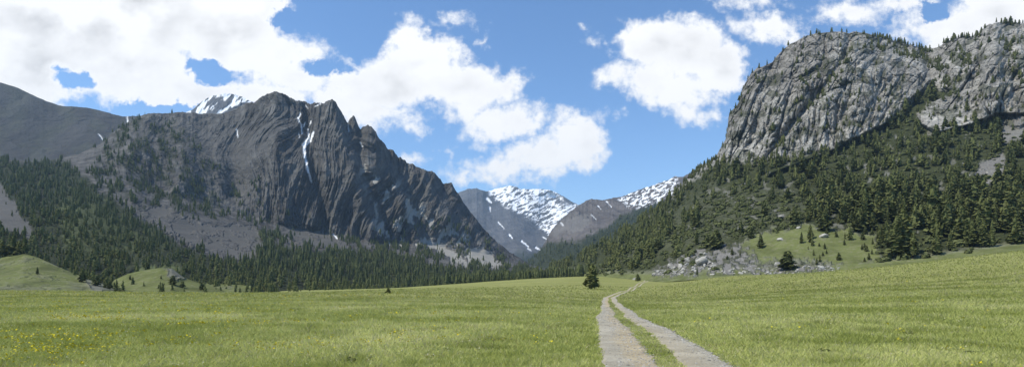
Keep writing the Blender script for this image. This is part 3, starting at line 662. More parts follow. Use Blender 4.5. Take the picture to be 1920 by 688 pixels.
def dens_right(px, py):
    c = r_cliff(px, py)
    d = (1-c)*sstep(-2, -9, py-np.interp(px, [1030, 1080, 1200, 1300, 1500, 1640, 1700, 1920], [514, 506, 515, 480, 470, 492, 492, 462]))
    shrub = poly(px, py, [(1195, 505), (1290, 430), (1330, 372), (1400, 352), (1500, 362), (1530, 395), (1440, 430), (1380, 455), (1290, 475)], 8, 12)
    d = d*(1-.92*shrub)
    d = d*(1-.97*poly(px, py, [(1385, 462), (1400, 444), (1450, 425), (1560, 418), (1650, 440), (1640, 500), (1560, 515), (1300, 520), (1320, 465)], 4, 6))
    d = d*(1-poly(px, py, [(1812, 348), (1835, 303), (1880, 280), (1895, 318), (1862, 348)], 4, 3))
    d = d*(1-poly(px, py, [(1862, 268), (1880, 235), (1920, 190), (2100, 150), (2100, 250), (1930, 258), (1880, 275)], 4, 3))
    d = d*(1-.55*poly(px, py, [(1640, 470), (1700, 440), (1800, 440), (1920, 420), (1920, 470), (1700, 500)], 6, 6))
    d = d*(.08+.92*sstep(-.3, .1, noi(px, py, .035, 7.)))*(1-.8*sstep(.3, .45, fbm(px*.045, py*.06, 51., 4))*(py < 440))
    # strips of trees on the cliff
    led = 0
    for pts, w in [([(1640, 88), (1700, 100), (1735, 110)], 7), ([(1590, 110), (1540, 172), (1490, 230), (1448, 292)], 6), ([(1540, 200), (1600, 190), (1660, 185), (1700, 200)], 14), ([(1735, 105), (1762, 135), (1770, 175), (1750, 200)], 10),
                   ([(1800, 100), (1815, 130), (1790, 165)], 8), ([(1890, 80), (1905, 130), (1925, 160)], 9), ([(1480, 240), (1530, 250), (1600, 240)], 9), ([(1340, 306), (1290, 335)], 6)]:
        dd, t = pdist(px, py, pts, False); led = np.maximum(led, sstep(w+5, w-3, dd))
    led = np.maximum(led, .10+.22*sstep(.1, .35, noi(px, py, .03, 33.)))*c*sstep(-.25, .2, noi(px, py, .08, 2.))
    return d+led*.9*(1-.8*poly(px, py, SLAB, 4))
pts, px, py = scatter(RT, 9500, dens_right, 31)
hs = np.clip(rng.normal(9.6, 3.6, len(pts)), 3, 18); hs *= np.where(px < 1340, .88, 1.0)
hs *= np.where(r_cliff(px, py) > .4, .62, 1.0)
hs = np.where((px > 1540) & (py > 380), hs*1.3, hs)
k = thin(pts, hs, .36); pts, px, py, hs = pts[k], px[k], py[k], hs[k]
def extra(n, dens, seed, h0, h1):
    global pts, px, py, hs
    P_, a_, b_ = scatter(RT, n, dens, seed); q = np.random.default_rng(seed).uniform(h0, h1, n)
    pts = np.concatenate([pts, P_]); px = np.concatenate([px, a_]); py = np.concatenate([py, b_]); hs = np.concatenate([hs, q])
def dens_cliff(px, py):
    led = .05+.5*sstep(.05, .3, fbm(px*.03, py*.05, 2., 5))
    for p_, w_ in [([(1640, 88), (1700, 100), (1735, 112)], 8), ([(1590, 120), (1540, 172), (1490, 230), (1448, 292)], 7), ([(1540, 205), (1600, 190), (1660, 185), (1700, 195)], 13), ([(1735, 105), (1762, 135), (1765, 165)], 12),
                   ([(1800, 100), (1815, 130), (1790, 165)], 9), ([(1890, 80), (1905, 130), (1925, 160)], 12), ([(1480, 240), (1530, 250), (1600, 240)], 9), ([(1345, 300), (1290, 338)], 8), ([(1500, 150), (1520, 190), (1560, 170)], 8), ([(1740, 215), (1800, 200), (1850, 190)], 10), ([(1550, 130), (1590, 150), (1640, 150)], 8)]:
        dd, t = pdist(px, py, p_, False); led = np.maximum(led, 2.2*sstep(w_+5, w_-3, dd))
    led = led*sstep(-.3, .15, noi(px, py, .09, 2.))
    return led*r_cliff(px, py)*(px > 1280)*(px < 1960)
extra(950, dens_cliff, 33, 4.5, 10.5)
extra(380, lambda px, py: dens_right(px, py)*sstep(330, 400, py)*(px > 1560)*(px < 1960), 34, 13, 20)
extra(380, lambda px, py: (1-r_cliff(px, py))*(px > 1380)*(px < 1940)*(py < 400)*dens_right(px, py), 37, 7, 13)
extra(150, lambda px, py: sstep(12, 4, np.abs(py-r_line(px)-3))*(px > 1340)*(px < 1900), 38, 7, 12)
extra(160, lambda px, py: dens_right(px, py)*(px > 1140)*(px < 1330)*sstep(395, 430, py), 35, 11, 16)
# crest fringe of small trees against the sky
cp = []
for a, b, n in [(1640, 1738, 30), (1760, 1842, 26), (1862, 1925, 12), (1500, 1600, 4), (1395, 1470, 5)]:
    for q in range(n):
        x_ = a+(b-a)*rng.random(); j = int(np.argmin(np.abs(RT['PX'][0]-x_))); i = RT['P'].shape[0]-17-int(rng.integers(0, 6))
        cp.append(RT['P'][i, j])
cp = np.array(cp); cpx, cpy = proj(cp)
pts = np.concatenate([pts, cp]); px = np.concatenate([px, cpx]); py = np.concatenate([py, cpy]); hs = np.concatenate([hs, rng.uniform(5.5, 9.5, len(cp))])
RIGHT = (pts, px, py, hs)

def tree(name, P, H, W, i, label, cat, group=None, rot=0.):
    e = bpy.data.objects.new(name, None); COL.objects.link(e); e.location = P; e.scale = (H*W, H*W, H); e.rotation_euler = (0, 0, rot)
    prop(e, label, cat, group)
    for nm, me in (('crown', CR[i]), ('trunk', TRK[i])):
        o = bpy.data.objects.new(nm, me); COL.objects.link(o); o.parent = e
    return e

# special single trees: name, px, py(base), Y or None (ground), height in px, width factor, variant, label, cat
def on_patch(S, px, py):
    d = (S['PX']-px)**2+(proj(S['P'])[1]-py)**2
    d[:, :] = d; k = np.unravel_index(np.argmin(d), d.shape); return S['P'][k]
def on_ground(px, py):
    Y = np.geomspace(12, 900, 4000); x = (px-960)/F*Y; z = ground_z(x, Y); q = HZ-F*(z-CH)/Y
    i = np.argmax(q <= py); return np.array([x[i], Y[i], z[i]])
def put(px, py, S, hpx, W, i, label, cat='tree', name='conifer_tree'):
    P = on_patch(S, px, py) if S else on_ground(px, py)
    return tree(name, P, hpx*P[1]/F, W, i, label, cat, rot=rng.random()*6)
put(1110, 542, None, 49, 1.12, 4, 'bushy dark conifer standing alone in the meadow left of the dirt track')
put(1098, 531, None, 9, 1.6, 3, 'tiny dark bush just left of the lone conifer near the track', 'bush', 'bush')
put(728, 550, None, 11, 1.9, 4, 'small round dark conifer alone at the far edge of the left meadow')
put(70, 514, KN, 14, 1.1, 2, 'small dark conifer alone on the green hillside at far left')
put(1476, 505, RT, 36, 1.75, 4, 'broad round tree beside the pale leaning boulder at the foot of the scree', 'tree', 'broad_tree')
put(1869, 247, RT, 29, 1.25, 3, 'round crowned tree standing on the pale scree high on the right slope')
put(1373, 478, RT, 15, 1.1, 2, 'small conifer on the grass just right of the grey scree fan')
put(1388, 478, RT, 9, 1.1, 1, 'very small conifer right of the small one at the top edge of the scree fan')
put(1427, 458, RT, 19, 1.3, 2, 'dark young conifer midway up the grassy bank below the shrubs')
put(1408, 446, RT, 22, 1.2, 7, 'dark bushy conifer at the top left corner of the grassy bank')
put(1363, 486, RT, 7, 1.3, 4, 'tiny conifer seedling in the middle of the grey scree fan')
put(1503, 456, RT, 22, 1.1, 1, 'dark conifer at the right of the grassy bank above the small saplings')
put(1307, 515, RT, 16, 1.1, 0, 'thin dark conifer in front of the boulder pile')
put(1196, 527, None, 14, 1.5, 4, 'small round bush beside the far end of the dirt track', 'bush', 'bush')
for (a, b, h, w, v, lab) in [(155, 528, 24, 1.2, 7, 'tall dark conifer at the lower edge of the forest above the left hollow'), (180, 535, 20, 1.5, 4, 'broad bush right of the tall conifer in the left hollow'),
                       (205, 541, 15, 1.4, 4, 'round bush near the lower end of the bush line in the left hollow'), (196, 539, 9, 1.3, 3, 'small bush left of the round bush in the left hollow'),
                       (218, 547, 8, 1.8, 4, 'low bush second from the bottom of the bush line'), (227, 549, 7, 2.0, 4, 'low bush at the very bottom of the bush line in the left hollow')]:
    put(a, b, KN, h, w, v, lab, 'bush' if 'bush' in lab[:14] else 'tree', 'bush' if 'bush' in lab[:14] else 'conifer_tree')
for (a, b, h, w, v, lab) in [(325, 533, 17, 1.6, 4, 'larger round tree on the pale green terrace at left'), (342, 538, 12, 1.6, 4, 'smaller round bush right of the round tree on the left terrace'), (243, 524, 9, 1.4, 2, 'tiny conifer on the left end of the grassy terrace'),
                       (302, 522, 7, 1.2, 2, 'tiny sapling left of the round tree on the grassy terrace'), (378, 543, 14, 1.6, 7, 'round dark bush near the right end of the grassy terrace')]:
    put(a, b, K2, h, w, v, lab, 'bush' if 'bush' in lab else 'tree', 'bush' if 'bush' in lab else 'conifer_tree')
# saplings on the bank
g = np.random.default_rng(77)
for q in range(34):
    a = g.uniform(1515, 1650); b = g.uniform(432, 490)+ (0 if a > 1540 else 8)
    P = on_patch(RT, a, b); tree('conifer_sapling', P, g.uniform(7, 15)*P[1]/F, g.uniform(1., 1.4), int(g.integers(0, 5)), 'small dark sapling scattered on the grassy bank under the big conifers', 'sapling', 'saplings on the grassy bank', g.random()*6)

# the largest as individuals, the rest as one mass
pts, px, py, hs = RIGHT
app = hs/pts[:, 1]*F; vis = (px > -10) & (px < 1935)
order = np.argsort(-app*vis); top = order[:262]; rest = order[262:]
def zone_label(x, y, c):
    if x < 1235: return 'dark conifer in the wooded spur nearest the valley mouth', 'conifers on the lower left spur of the right slope'
    if x < 1400: return 'conifer in the wood below the left end of the pale cliff', 'conifers below the left end of the cliff'
    if x < 1560: return 'conifer standing among shrubs above the grassy bank', 'conifers above the grassy bank'
    if x < 1700:
        return ('tall conifer at the front of the wood just right of the grassy bank', 'front conifers right of the bank') if y > 400 else ('conifer in the dense wood above the right of the grassy bank', 'conifers of the dense middle wood')
    if x < 1815: return ('large conifer along the lower wood edge facing the right meadow', 'conifers along the lower wood edge') if y > 400 else ('conifer on the steep wooded slope under the forested gully', 'conifers under the gully')
    return ('large conifer at the lower right wood edge below the scree patch', 'conifers below the scree patch') if y > 345 else ('conifer beside the pale scree patches high at far right', 'conifers beside the high scree')
for i in top:
    lab, grp = zone_label(px[i], py[i], 0)
    tree('conifer_tree', pts[i], hs[i], float(rng.uniform(.9, 1.5)), int(rng.integers(0, NV)), lab, 'tree', grp, float(rng.random()*6.28))
prop(merge(HI, pts[rest], hs[rest], 5, 1.1, 'conifer_forest'), 'dense dark green conifer forest covering the slope below the pale cliff', 'forest', kind='stuff')

# shrubs on the right slope
def dens_shrub(px, py):
    c = r_cliff(px, py)
    z = poly(px, py, [(1100, 512), (1200, 450), (1290, 415), (1330, 365), (1400, 350), (1500, 358), (1560, 400), (1500, 425), (1390, 448), (1290, 475), (1210, 512)], 6, 8)
    z = np.maximum(z, .5*sstep(0, -8, py-np.interp(px, [1030, 1640, 1700, 1920, 2300], [200, 498, 494, 462, 430]))*sstep(-60, -40, py-np.interp(px, [1030, 1640, 1700, 1920], [200, 498, 494, 462]))*(px > 1600))
    z = np.maximum(z, .18*(1-c)*sstep(-40, -60, py-480))
    gr = poly(px, py, [(1330, 465), (1400, 450), (1560, 420), (1650, 445), (1640, 500), (1300, 520)], 4, 4)
    bp = poly(px, py, [(1205, 520), (1290, 470), (1335, 475), (1340, 508), (1300, 514)], 4, 6)*.8*sstep(0, .2, noi(px, py, .12, 55.))
    return np.maximum(z*(1-.95*gr), bp)*(1-c)*(.2+.8*sstep(-.3, .1, noi(px, py, .05, 3.)))
def shrub_np(seed, n=72):
    g = np.random.default_rng(seed); V, T = [], []
    for q in range(n):
        d = g.normal(size=3); d /= np.linalg.norm(d); d[2] = abs(d[2]); r = .5*(.6+.45*g.random()); p = d*r*np.array([1, 1, 1.3]); a = g.normal(size=3); b = np.cross(a, d)
        b /= np.linalg.norm(b); a = np.cross(d, b)+d*g.normal()*.3; s = .11+.09*g.random(); o = len(V)
        V += [tuple(p-a*s), tuple(p+b*s), tuple(p+a*s), tuple(p-b*s)]; T += [(o, o+1, o+2), (o, o+2, o+3)]
    return np.array(V), np.array(T)
SH = [shrub_np(400+i) for i in range(6)]
spts, sx, sy = scatter(RT, 9000, dens_shrub, 41)
prop(merge(SH, spts, 1.4+3.6*rng.random(len(spts))**1.6, 6, 1.3, 'shrub_thicket', SHR), 'mid green shrub thicket on the slope between the conifers and the boulders', 'shrubs', kind='stuff')

# left forests
def dens_left(px, py):
    we = wood_edge(px)
    d = sstep(-4, 8, py-we+26*noi(px, py, .035, 9.))
    w2 = poly(px, py, [(180, 275), (250, 222), (320, 225), (400, 310), (425, 400), (380, 410), (240, 395), (165, 340)], 10, 18)*1.3*sstep(-.2, .25, noi(px, py, .05, 6.))
    w3 = poly(px, py, [(420, 330), (500, 350), (520, 400), (640, 440), (730, 440), (760, 480), (480, 470), (440, 400)], 8, 18)*1.2*sstep(-.15, .2, noi(px, py, .06, 16.))
    w4 = poly(px, py, [(740, 400), (830, 400), (950, 480), (960, 505), (760, 480)], 8, 10)*1.2*sstep(-.15, .25, noi(px, py, .06, 26.))
    d = np.maximum(np.maximum(d, w2), np.maximum(w3, w4))
    for q in SCREE_L[:6]: d = d*(1-.96*poly(px, py, q, 3, 8))
    d = d*(1-.75*poly(px, py, [(255, 485), (330, 470), (345, 520), (300, 545), (215, 540)], 8, 12))
    d = d*(1-.5*poly(px, py, [(520, 520), (560, 500), (580, 560), (510, 560)], 6, 6))
    return d*(.35+.65*sstep(-.4, .1, noi(px, py, .05, 1.)))
lp, lx, ly = scatter(LM, 31000, dens_left, 51)
lh = np.clip(rng.normal(10., 3.4, len(lp)), 3, 18)*np.where((lx < 430), .8, .95)
lh *= np.interp(lp[:, 1], [300, 420, 560, 700], [.58, .7, .82, .95])
k = thin(lp, lh, .28); lp, lx, ly, lh = lp[k], lx[k], ly[k], lh[k]
near = lp[:, 1] < 560
prop(merge(HI, lp[near], lh[near], 15, 1.0, 'pine_forest', FOLS), 'nearer band of dark conifers behind the green hill on the left', 'forest', kind='stuff')
prop(merge(LO, lp[~near], lh[~near], 16, 1.05, 'mountain_forest', FOLL), 'far dark conifer forest climbing the foot of the left massif', 'forest', kind='stuff')
# few trees around the knoll top
for (a, b, h, w, v, lab) in [(4, 480, 34, 1.3, 7, 'dark bushy conifer cut by the left edge of the view on the green hill'), (24, 476, 40, 1.1, 3, 'tallest dark conifer on top of the green hill at far left'), (36, 476, 26, 1.5, 7, 'round dark conifer at the right end of the trees on the green hilltop'), (46, 474, 38, .9, 1, 'slender conifer at the forest corner above the green hilltop')]:
    put(a, b, KN, h, w, v, lab)
# valley forest
def dens_far(px, py): return sstep(470, 495, py+10*noi(px, py, .05, 4.))
vp, vx, vy = scatter(FAR, 1500, dens_far, 61)
def dens_mid(px, py): return sstep(-4, 8, py-np.interp(px, [985, 1040, 1090, 1130, 1160, 1200, 1250, 1300], [470, 455, 450, 430, 410, 390, 375, 360])+8*noi(px, py, .06, 2.))
wp, wx, wy = scatter(MID, 3500, dens_mid, 62)
ap = np.concatenate([vp, wp])
prop(merge(LO, ap, rng.uniform(9, 17, len(ap)), 17, 1.2, 'valley_forest', FOLL), 'hazy far conifer forest filling the bottom of the valley', 'forest', kind='stuff')
# trees on the valley floor behind the meadow
n = 3400; Yq = rng.uniform(500, 1500, n); xq = rng.uniform(640, 1160, n)
X = (xq-960)/F*Yq; ok = (Yq > np.interp(xq, [640, 900, 1000, 1060, 1100, 1160], [640, 600, 560, 545, 530, 520])+25*noise(xq*.05, 3.)); X, Yq = X[ok], Yq[ok]
gp = np.stack([X, Yq, ground_z(X, Yq)-.3], -1)
prop(merge(LO, gp, rng.uniform(8, 15, len(gp)), 18, 1.2, 'valley_floor_trees', FOLL), 'dark conifers massed on the valley floor behind the meadow', 'forest', kind='stuff')

# ------------------------------------------------------------------ boulders
m_, t_ = new_mat('boulder_stone', .9, .15)
P_ = t_.coord('Object'); n_ = t_.noise(P_, 1.5, 6, .65)
oi = t_.n.new('ShaderNodeObjectInfo')
t_.l.new(t_.mix(t_.mapr(n_, .35, .65), t_.mix(oi.outputs['Random'], (.2, .19, .165), (.31, .295, .26)), t_.mix(oi.outputs['Random'], (.37, .355, .32), (.52, .5, .455))), t_.b.inputs['Base Color']); bump(t_, n_, .1, .8); STONE = m_
def rock_np(seed, sub=2):
    import bmesh
    bm = bmesh.new(); bmesh.ops.create_icosphere(bm, subdivisions=sub, radius=.5); g = np.random.default_rng(seed)
    V = np.array([v.co[:] for v in bm.verts]); T = np.array([[v.index for v in f.verts] for f in bm.faces]); bm.free()
    for q in range(9):   # facets: cut by random planes
        d = g.normal(size=3); d /= np.linalg.norm(d); c = .26+.16*g.random(); s = V@d; V = V-np.maximum(s-c, 0)[:, None]*d
    V *= 1+.10*noise(V[:, 0]*3+seed, V[:, 1]*3, V[:, 2]*3)[:, None]
    V *= np.array([1.25, 1, .85]); return V, T
RK = [rock_np(500+i, 3) for i in range(6)]; RKM = [mesh_np('boulder_shape', V, T, STONE) for V, T in RK]
def boulder(P, s, lab, grp, sq=(1, 1, 1), name='boulder'):
    o = link(name, RKM[int(g.integers(0, 6))]); o.location = P; o.scale = (s*sq[0], s*sq[1], s*sq[2]); o.rotation_euler = tuple(g.uniform(-.5, .5, 2))+(g.random()*6,)
    return prop(o, lab, 'boulder', grp)
for (a, b, s, lab) in [(1459, 497, 15, 'pale leaning slab boulder left of the round tree'), (1463, 410, 13, 'large white boulder in the shrubs high above the grassy bank'), (1463, 451, 11, 'rounded pale boulder at the top of the grassy bank'), (1436, 386, 7, 'small white boulder above the large white one in the shrubs'),
                      (1389, 513, 9, 'pale boulder at the meadow edge below the scree fan'), (1318, 494, 30, 'big dark grey boulder at the right end of the boulder pile'), (1256, 500, 15, 'dark boulder in the middle of the boulder pile'), (1540, 503, 12, 'pale boulder at the foot of the bank near the saplings'),
                      (1190, 524, 8, 'small grey boulder beside the bush at the end of the track'), (1544, 445, 14, 'pale outcrop boulder under the conifers right of the bank'), (1498, 428, 8, 'white boulder between conifers above the bank')]:
    P = on_patch(RT, a, b); boulder(P+np.array([0, 0, .1*s*P[1]/F]), s*P[1]/F, lab, None, (1., .9, 1.0))
for q in range(80):
    t = g.random()**.8; a = 1222+120*t; b = np.interp(a, [1222, 1270, 1310, 1342], [514, 498, 488, 492])+g.random()*np.interp(a, [1222, 1260, 1342], [4, 18, 22])
    b = min(b, 516)
    if g.random() < .3: a = g.uniform(1270, 1330); b = g.uniform(474, 490)
    P = on_patch(RT, a, b); s = g.uniform(3.5, 9)*P[1]/F; boulder(P+np.array([0, 0, s*.15]), s, 'grey angular boulder piled with others at the end of the right slope', 'boulders in the pile')
for q in range(60):
    a = g.uniform(1340, 1580); b = g.uniform(503, 514)-(a > 1500)*5
    P = on_patch(RT, a, b); s = g.uniform(2.5, 6)*P[1]/F; boulder(P+np.array([0, 0, s*.1]), s, 'small pale boulder lying along the meadow edge under the scree', 'boulders along the meadow edge')
RKL = [rock_np(600+i, 1) for i in range(4)]
def dens_rub(px, py):
    return np.maximum(poly(px, py, [(1330, 470), (1342, 500), (1450, 500), (1560, 502), (1570, 512), (1225, 520), (1225, 505), (1290, 476)], 4, 8)*(.1+.9*sstep(-.1, .25, noi(px, py, .07, 3.))), .8*poly(px, py, [(1815, 345), (1840, 305), (1880, 283), (1888, 318), (1860, 345)], 3, 3))
m_, t_ = new_mat('rubble_stone', .9, .1); t_.l.new(t_.mix(t_.sepc(t_.attr('tint')[0])[0], (.22, .205, .175), (.47, .445, .395)), t_.b.inputs['Base Color']); RUB = m_
rp, _, _ = scatter(RT, 1500, dens_rub, 71)
prop(merge(RKL, rp, rng.gamma(2., .3, len(rp)), 8, 1.2, 'rubble', RUB), 'loose grey stones strewn over the scree at the slope foot', 'stones', kind='stuff')

# ------------------------------------------------------------------ meadow grass, flowers, gravel
def fan_points(n, y0, y1, seed, pw=1.0, x0=-60, x1=1980):
    g = np.random.default_rng(seed); u = g.random(n)
    Y = 1/(1/y0+(1/y1-1/y0)*u) if pw == 2 else y0*(y1/y0)**u
    px = g.uniform(x0, x1, n); return (px-960)/F*Y, Y, g
def grass(name, n, y0, y1, seed, hh, nb, label, pw=1):
    X, Y, g = fan_points(n, y0, y1, seed, pw); k = ~in_track(X, Y, 0.0); X, Y = X[k], Y[k]; n = len(X)
    Z = ground_z(X, Y)
    lf = fbm(X*.12, Y*.12, 3., 4); hf = fbm(X*.9, Y*.9, 6., 3)
    keep = g.random(n) < .75+.5*hf; X, Y, Z, lf, hf = [q[keep] for q in (X, Y, Z, lf, hf)]; n = len(X)
    grow = (Y/y0)**.35
    H = hh*(0.55+.7*g.random(n)+.7*np.maximum(hf, 0))*grow; W = .011*grow*(Y/11)**.55
    e = track_edges(Y); mid = (X > e[1]) & (X < e[2]); H = np.where(mid, H*.5, H)
    H = np.where((X > e[0]-.35) & (X < e[3]+.35), H*.55, H)
    Vs = []; As = []
    pm = sstep(.12, .4, fbm(X*.45, Y*.35, 16., 3)); H = H*(1+.4*pm*np.interp(Y, [10, 40], [1, .3]))
    tone = g.random(n); dry = (g.random(n) < np.clip(.16+.35*lf, .03, .5)) | (mid & (g.random(n) < .4))
    for b in range(nb):
        a = g.random(n)*6.283; ln = H*(.4+.9*g.random(n)); ox, oy = g.normal(size=n)*.035*grow, g.normal(size=n)*.035*grow
        hb = H*(.6+.5*g.random(n)); ca, sa = np.cos(a), np.sin(a); wa = g.random(n)*6.283; wx, wy = np.cos(wa)*W, np.sin(wa)*W
        bx, by = X+ox, Y+oy
        base1 = np.stack([bx-wx, by-wy, Z-.01], -1); base2 = np.stack([bx+wx, by+wy, Z-.01], -1); tip = np.stack([bx+ca*ln, by+sa*ln, Z+hb], -1)
        Vs.append(np.stack([base1, base2, tip], 1))
        v = np.clip(tone*.5+.4*g.random(n)+.6*lf-np.interp(Y, [10, 30, 80], [.4, .25, .1])*pm, 0, 1)[:, None]
        c = np.array([.225, .25, .062])*(1-v)+np.array([.47, .48, .175])*v
        d = np.array([.42, .39, .22]); c = np.where((dry & (g.random(n) < .7))[:, None], d*(.6+.5*v), c)
        c = c*np.interp(Y, [10, 50, 100], [1.45, 1.25, 1.0])[:, None]  # nearer blades coloured brighter to make up for their self-shadowing
        As.append(np.repeat(c[:, None], 3, 1))
    V = np.concatenate(Vs).reshape(-1, 3); A = np.concatenate(As).reshape(-1, 3)
    T = np.arange(len(V)).reshape(-1, 3)
    prop(link(name, mesh_np(name, V, T, GRM, {'tint': A})), label, 'grass', kind='stuff')
m_, t_ = new_mat('grass_blades', .8, .15); t_.l.new(t_.attr('tint')[0], t_.b.inputs['Base Color']); GRM = m_
# let a little light through the blades
tr = t_.n.new('ShaderNodeBsdfTranslucent'); t_.l.new(t_.attr('tint')[0], tr.inputs[0]); mx = t_.n.new('ShaderNodeMixShader'); mx.inputs[0].default_value = .4
t_.l.new(t_.b.outputs[0], mx.inputs[1]); t_.l.new(tr.outputs[0], mx.inputs[2]); t_.l.new(mx.outputs[0], t_.n['Material Output'].inputs[0])
grass('meadow_grass', 250000, 9.0, 90, 81, .10, 4, 'short green grass of the near meadow')
grass('far_meadow_grass', 120000, 16, 260, 82, .16, 2, 'paler grass of the meadow towards its far edge')

def flecks(name, X, Y, hz, size, mat, g, label, cat, per=3):
    n = len(X); Vs = []
    for b in range(per):
        ox, oy = g.normal(size=n)*.07*(Y/15)**.3, g.normal(size=n)*.07*(Y/15)**.3; bx, by = X+ox, Y+oy
        s = size*(.6+.7*g.random(n))*(Y/14)**.6; z = ground_z(bx, by)+hz*(.7+.6*g.random(n))
        nx, ny = g.normal(size=n)*.4, g.normal(size=n)*.4-.25
        # five-cornered flower head tilted at random, with a raised rim
        ring = []
        for q in range(5):
            a = q*1.2566+b; dx, dy = np.cos(a)*s, np.sin(a)*s; ring.append(np.stack([bx+dx, by+dy, z+dx*nx+dy*ny*1.2], -1))
        ring.append(np.stack([bx, by, z-.3*s], -1)); Vs.append(np.stack(ring, 1))
    V = np.concatenate(Vs); m = len(V); T = np.array([(0, 1, 5), (1, 2, 5), (2, 3, 5), (3, 4, 5), (4, 0, 5)])
    T = (T[None]+(np.arange(m)*6)[:, None, None]).reshape(-1, 3)
    prop(link(name, mesh_np(name, V.reshape(-1, 3), T, mat)), label, cat, kind='stuff')
m_, t_ = new_mat('yellow_petals', .7, .1); t_.b.inputs['Base Color'].default_value = (.62, .52, .02, 1); YEL = m_
m_, t_ = new_mat('dry_seed_heads', .8, .1); t_.b.inputs['Base Color'].default_value = (.42, .40, .26, 1); SEED = m_
X, Y, g2 = fan_points(22000, 9.5, 150, 91)
pxx = 960+F*X/Y
w = np.interp(pxx, [0, 300, 600, 900, 1100, 1200, 1920], [1., .85, .4, .2, .03, .03, .08])*sstep(-.3, .9, fbm(X*.22, Y*.22, 5., 3)+.15*np.interp(pxx, [0, 500], [1, 0]))*np.interp(Y, [9, 20, 60, 150], [.5, .8, .8, 1.])
k = (g2.random(len(X)) < w) & ~in_track(X, Y, .3)
flecks('yellow_wildflowers', X[k], Y[k], .15, .021, YEL, g2, 'yellow wildflowers scattered through the grass, thickest at the left', 'wildflowers', 5)
X, Y, g2 = fan_points(9000, 9.5, 90, 92); w = .25+.6*sstep(0, .4, fbm(X*.1, Y*.15, 9., 3)); k = (g2.random(len(X)) < w) & ~in_track(X, Y, .1)
flecks('pale_seed_heads', X[k], Y[k], .14, .013, SEED, g2, 'tiny pale seed heads and white blooms dotted over the near grass', 'seed heads', 3)
# gravel on the track
n = 9000; g3 = np.random.default_rng(95); Y = 8*(60/8)**g3.random(n); e = track_edges(Y); s = g3.random(n)
side = g3.random(n) < .55; X = np.where(side, e[0]+(e[1]-e[0])*(s**.55), e[2]+(e[3]-e[2])*np.where(g3.random(n) < .5, s**.4, 1-(1-s)*.25))
X = X+g3.normal(size=n)*.05
gp = np.stack([X, Y, ground_z(X, Y)+.012], -1)
prop(merge(RKL, gp, np.minimum(g3.gamma(2.2, .0085, n), .075)*(Y/11)**.35, 9, 1.1, 'gravel', RUB), 'loose gravel stones along the two wheel ruts', 'gravel', kind='stuff')
# dark weedy tufts
def tuft_at(px, py, s):
    P = on_ground(px, py); return P, s*P[1]/F
TG = []
for q in range(30):
    a, b = g.uniform(500, 1920), 560+125*g.random()**1.3; P = on_ground(a, b)
    if not in_track(P[0], P[1], .4): TG.append(P)
m_, t_ = new_mat('weed_leaves', .85, .1); t_.l.new(t_.mix(t_.sepc(t_.attr('tint')[0])[0], (.08, .1, .025), (.13, .15, .04)), t_.b.inputs['Base Color'])
prop(merge(SH, np.array(TG), np.random.default_rng(3).uniform(.08, .2, len(TG)), 10, 2.2, 'weed_clumps', m_), 'low dark green weed clumps in the meadow', 'weeds', kind='stuff')

# ------------------------------------------------------------------ haze
def haze(density=7e-5):
    x0, x1, y0, y1, z0, z1 = -8500, 8500, -7500, 8500, -45, 1150
    V = np.array([(x, y, z) for x in (x0, x1) for y in (y0, y1) for z in (z0, z1)])
    Q = np.array([(0, 1, 3, 2), (4, 6, 7, 5), (0, 4, 5, 1), (2, 3, 7, 6), (0, 2, 6, 4), (1, 5, 7, 3)])
    m = bpy.data.materials.new('valley_air'); m.use_nodes = True; nt = m.node_tree; nt.nodes.clear()
    o = nt.nodes.new('ShaderNodeOutputMaterial'); v = nt.nodes.new('ShaderNodeVolumePrincipled')
    v.inputs['Color'].default_value = (.5, .74, 1.0, 1); v.inputs['Density'].default_value = density; v.inputs['Anisotropy'].default_value = .2
    nt.links.new(v.outputs[0], o.inputs['Volume'])
    prop(link('haze', mesh_np('haze', V, Q, m)), 'thin bluish air that pales the far mountains', 'haze', kind='stuff')
haze()

# ------------------------------------------------------------------ camera, sun, sky
cam = bpy.data.cameras.new('camera'); co = bpy.data.objects.new('camera', cam); COL.objects.link(co); sc.camera = co
co.location = (0, 0, CH); co.rotation_euler = (radians(90), 0, 0)
cam.sensor_width = 36; cam.lens = 36*F/1920; cam.shift_y = (HZ-344)/1920; cam.clip_start = .1; cam.clip_end = 40000

SUN = np.array([-.52, -.17, .83]); SUN /= np.linalg.norm(SUN)
sl = bpy.data.lights.new('sun', 'SUN'); so = bpy.data.objects.new('sun', sl); COL.objects.link(so)
from mathutils import Vector
so.rotation_euler = Vector(SUN).to_track_quat('Z', 'Y').to_euler(); sl.energy = 3.8; sl.angle = radians(.55); sl.color = (1, .94, .80)
w = bpy.data.worlds.new('World'); sc.world = w; w.use_nodes = True; T = NT(w.node_tree)
for n in list(T.n): T.n.remove(n)
out = T.n.new('ShaderNodeOutputWorld'); sky = T.n.new('ShaderNodeTexSky'); sky.sky_type = 'NISHITA'; sky.sun_disc = False
sky.sun_elevation = math.asin(SUN[2]); sky.sun_rotation = math.atan2(SUN[0], SUN[1]); sky.altitude = 1500; sky.air_density = 1.0; sky.dust_density = .2; sky.ozone_density = 2.5
D = T.coord('Generated')
sp = T.n.new('ShaderNodeSeparateXYZ'); T.l.new(D, sp.inputs[0])
yy = T.math('MAXIMUM', sp.outputs[1], .06)
cx = T.n.new('ShaderNodeCombineXYZ'); T.l.new(T.math('DIVIDE', sp.outputs[0], yy), cx.inputs[0]); T.l.new(T.math('DIVIDE', sp.outputs[2], yy), cx.inputs[1])
UV0 = T.vec('MULTIPLY', cx.outputs[0], (F/100, F/100, 0))         # units of 100 px, origin at eye level straight ahead
nt1 = T.n.new('ShaderNodeTexNoise'); nt1.inputs['Scale'].default_value = 1.6; nt1.inputs['Detail'].default_value = 7; nt1.inputs['Roughness'].default_value = .62; T.l.new(UV0, nt1.inputs['Vector'])
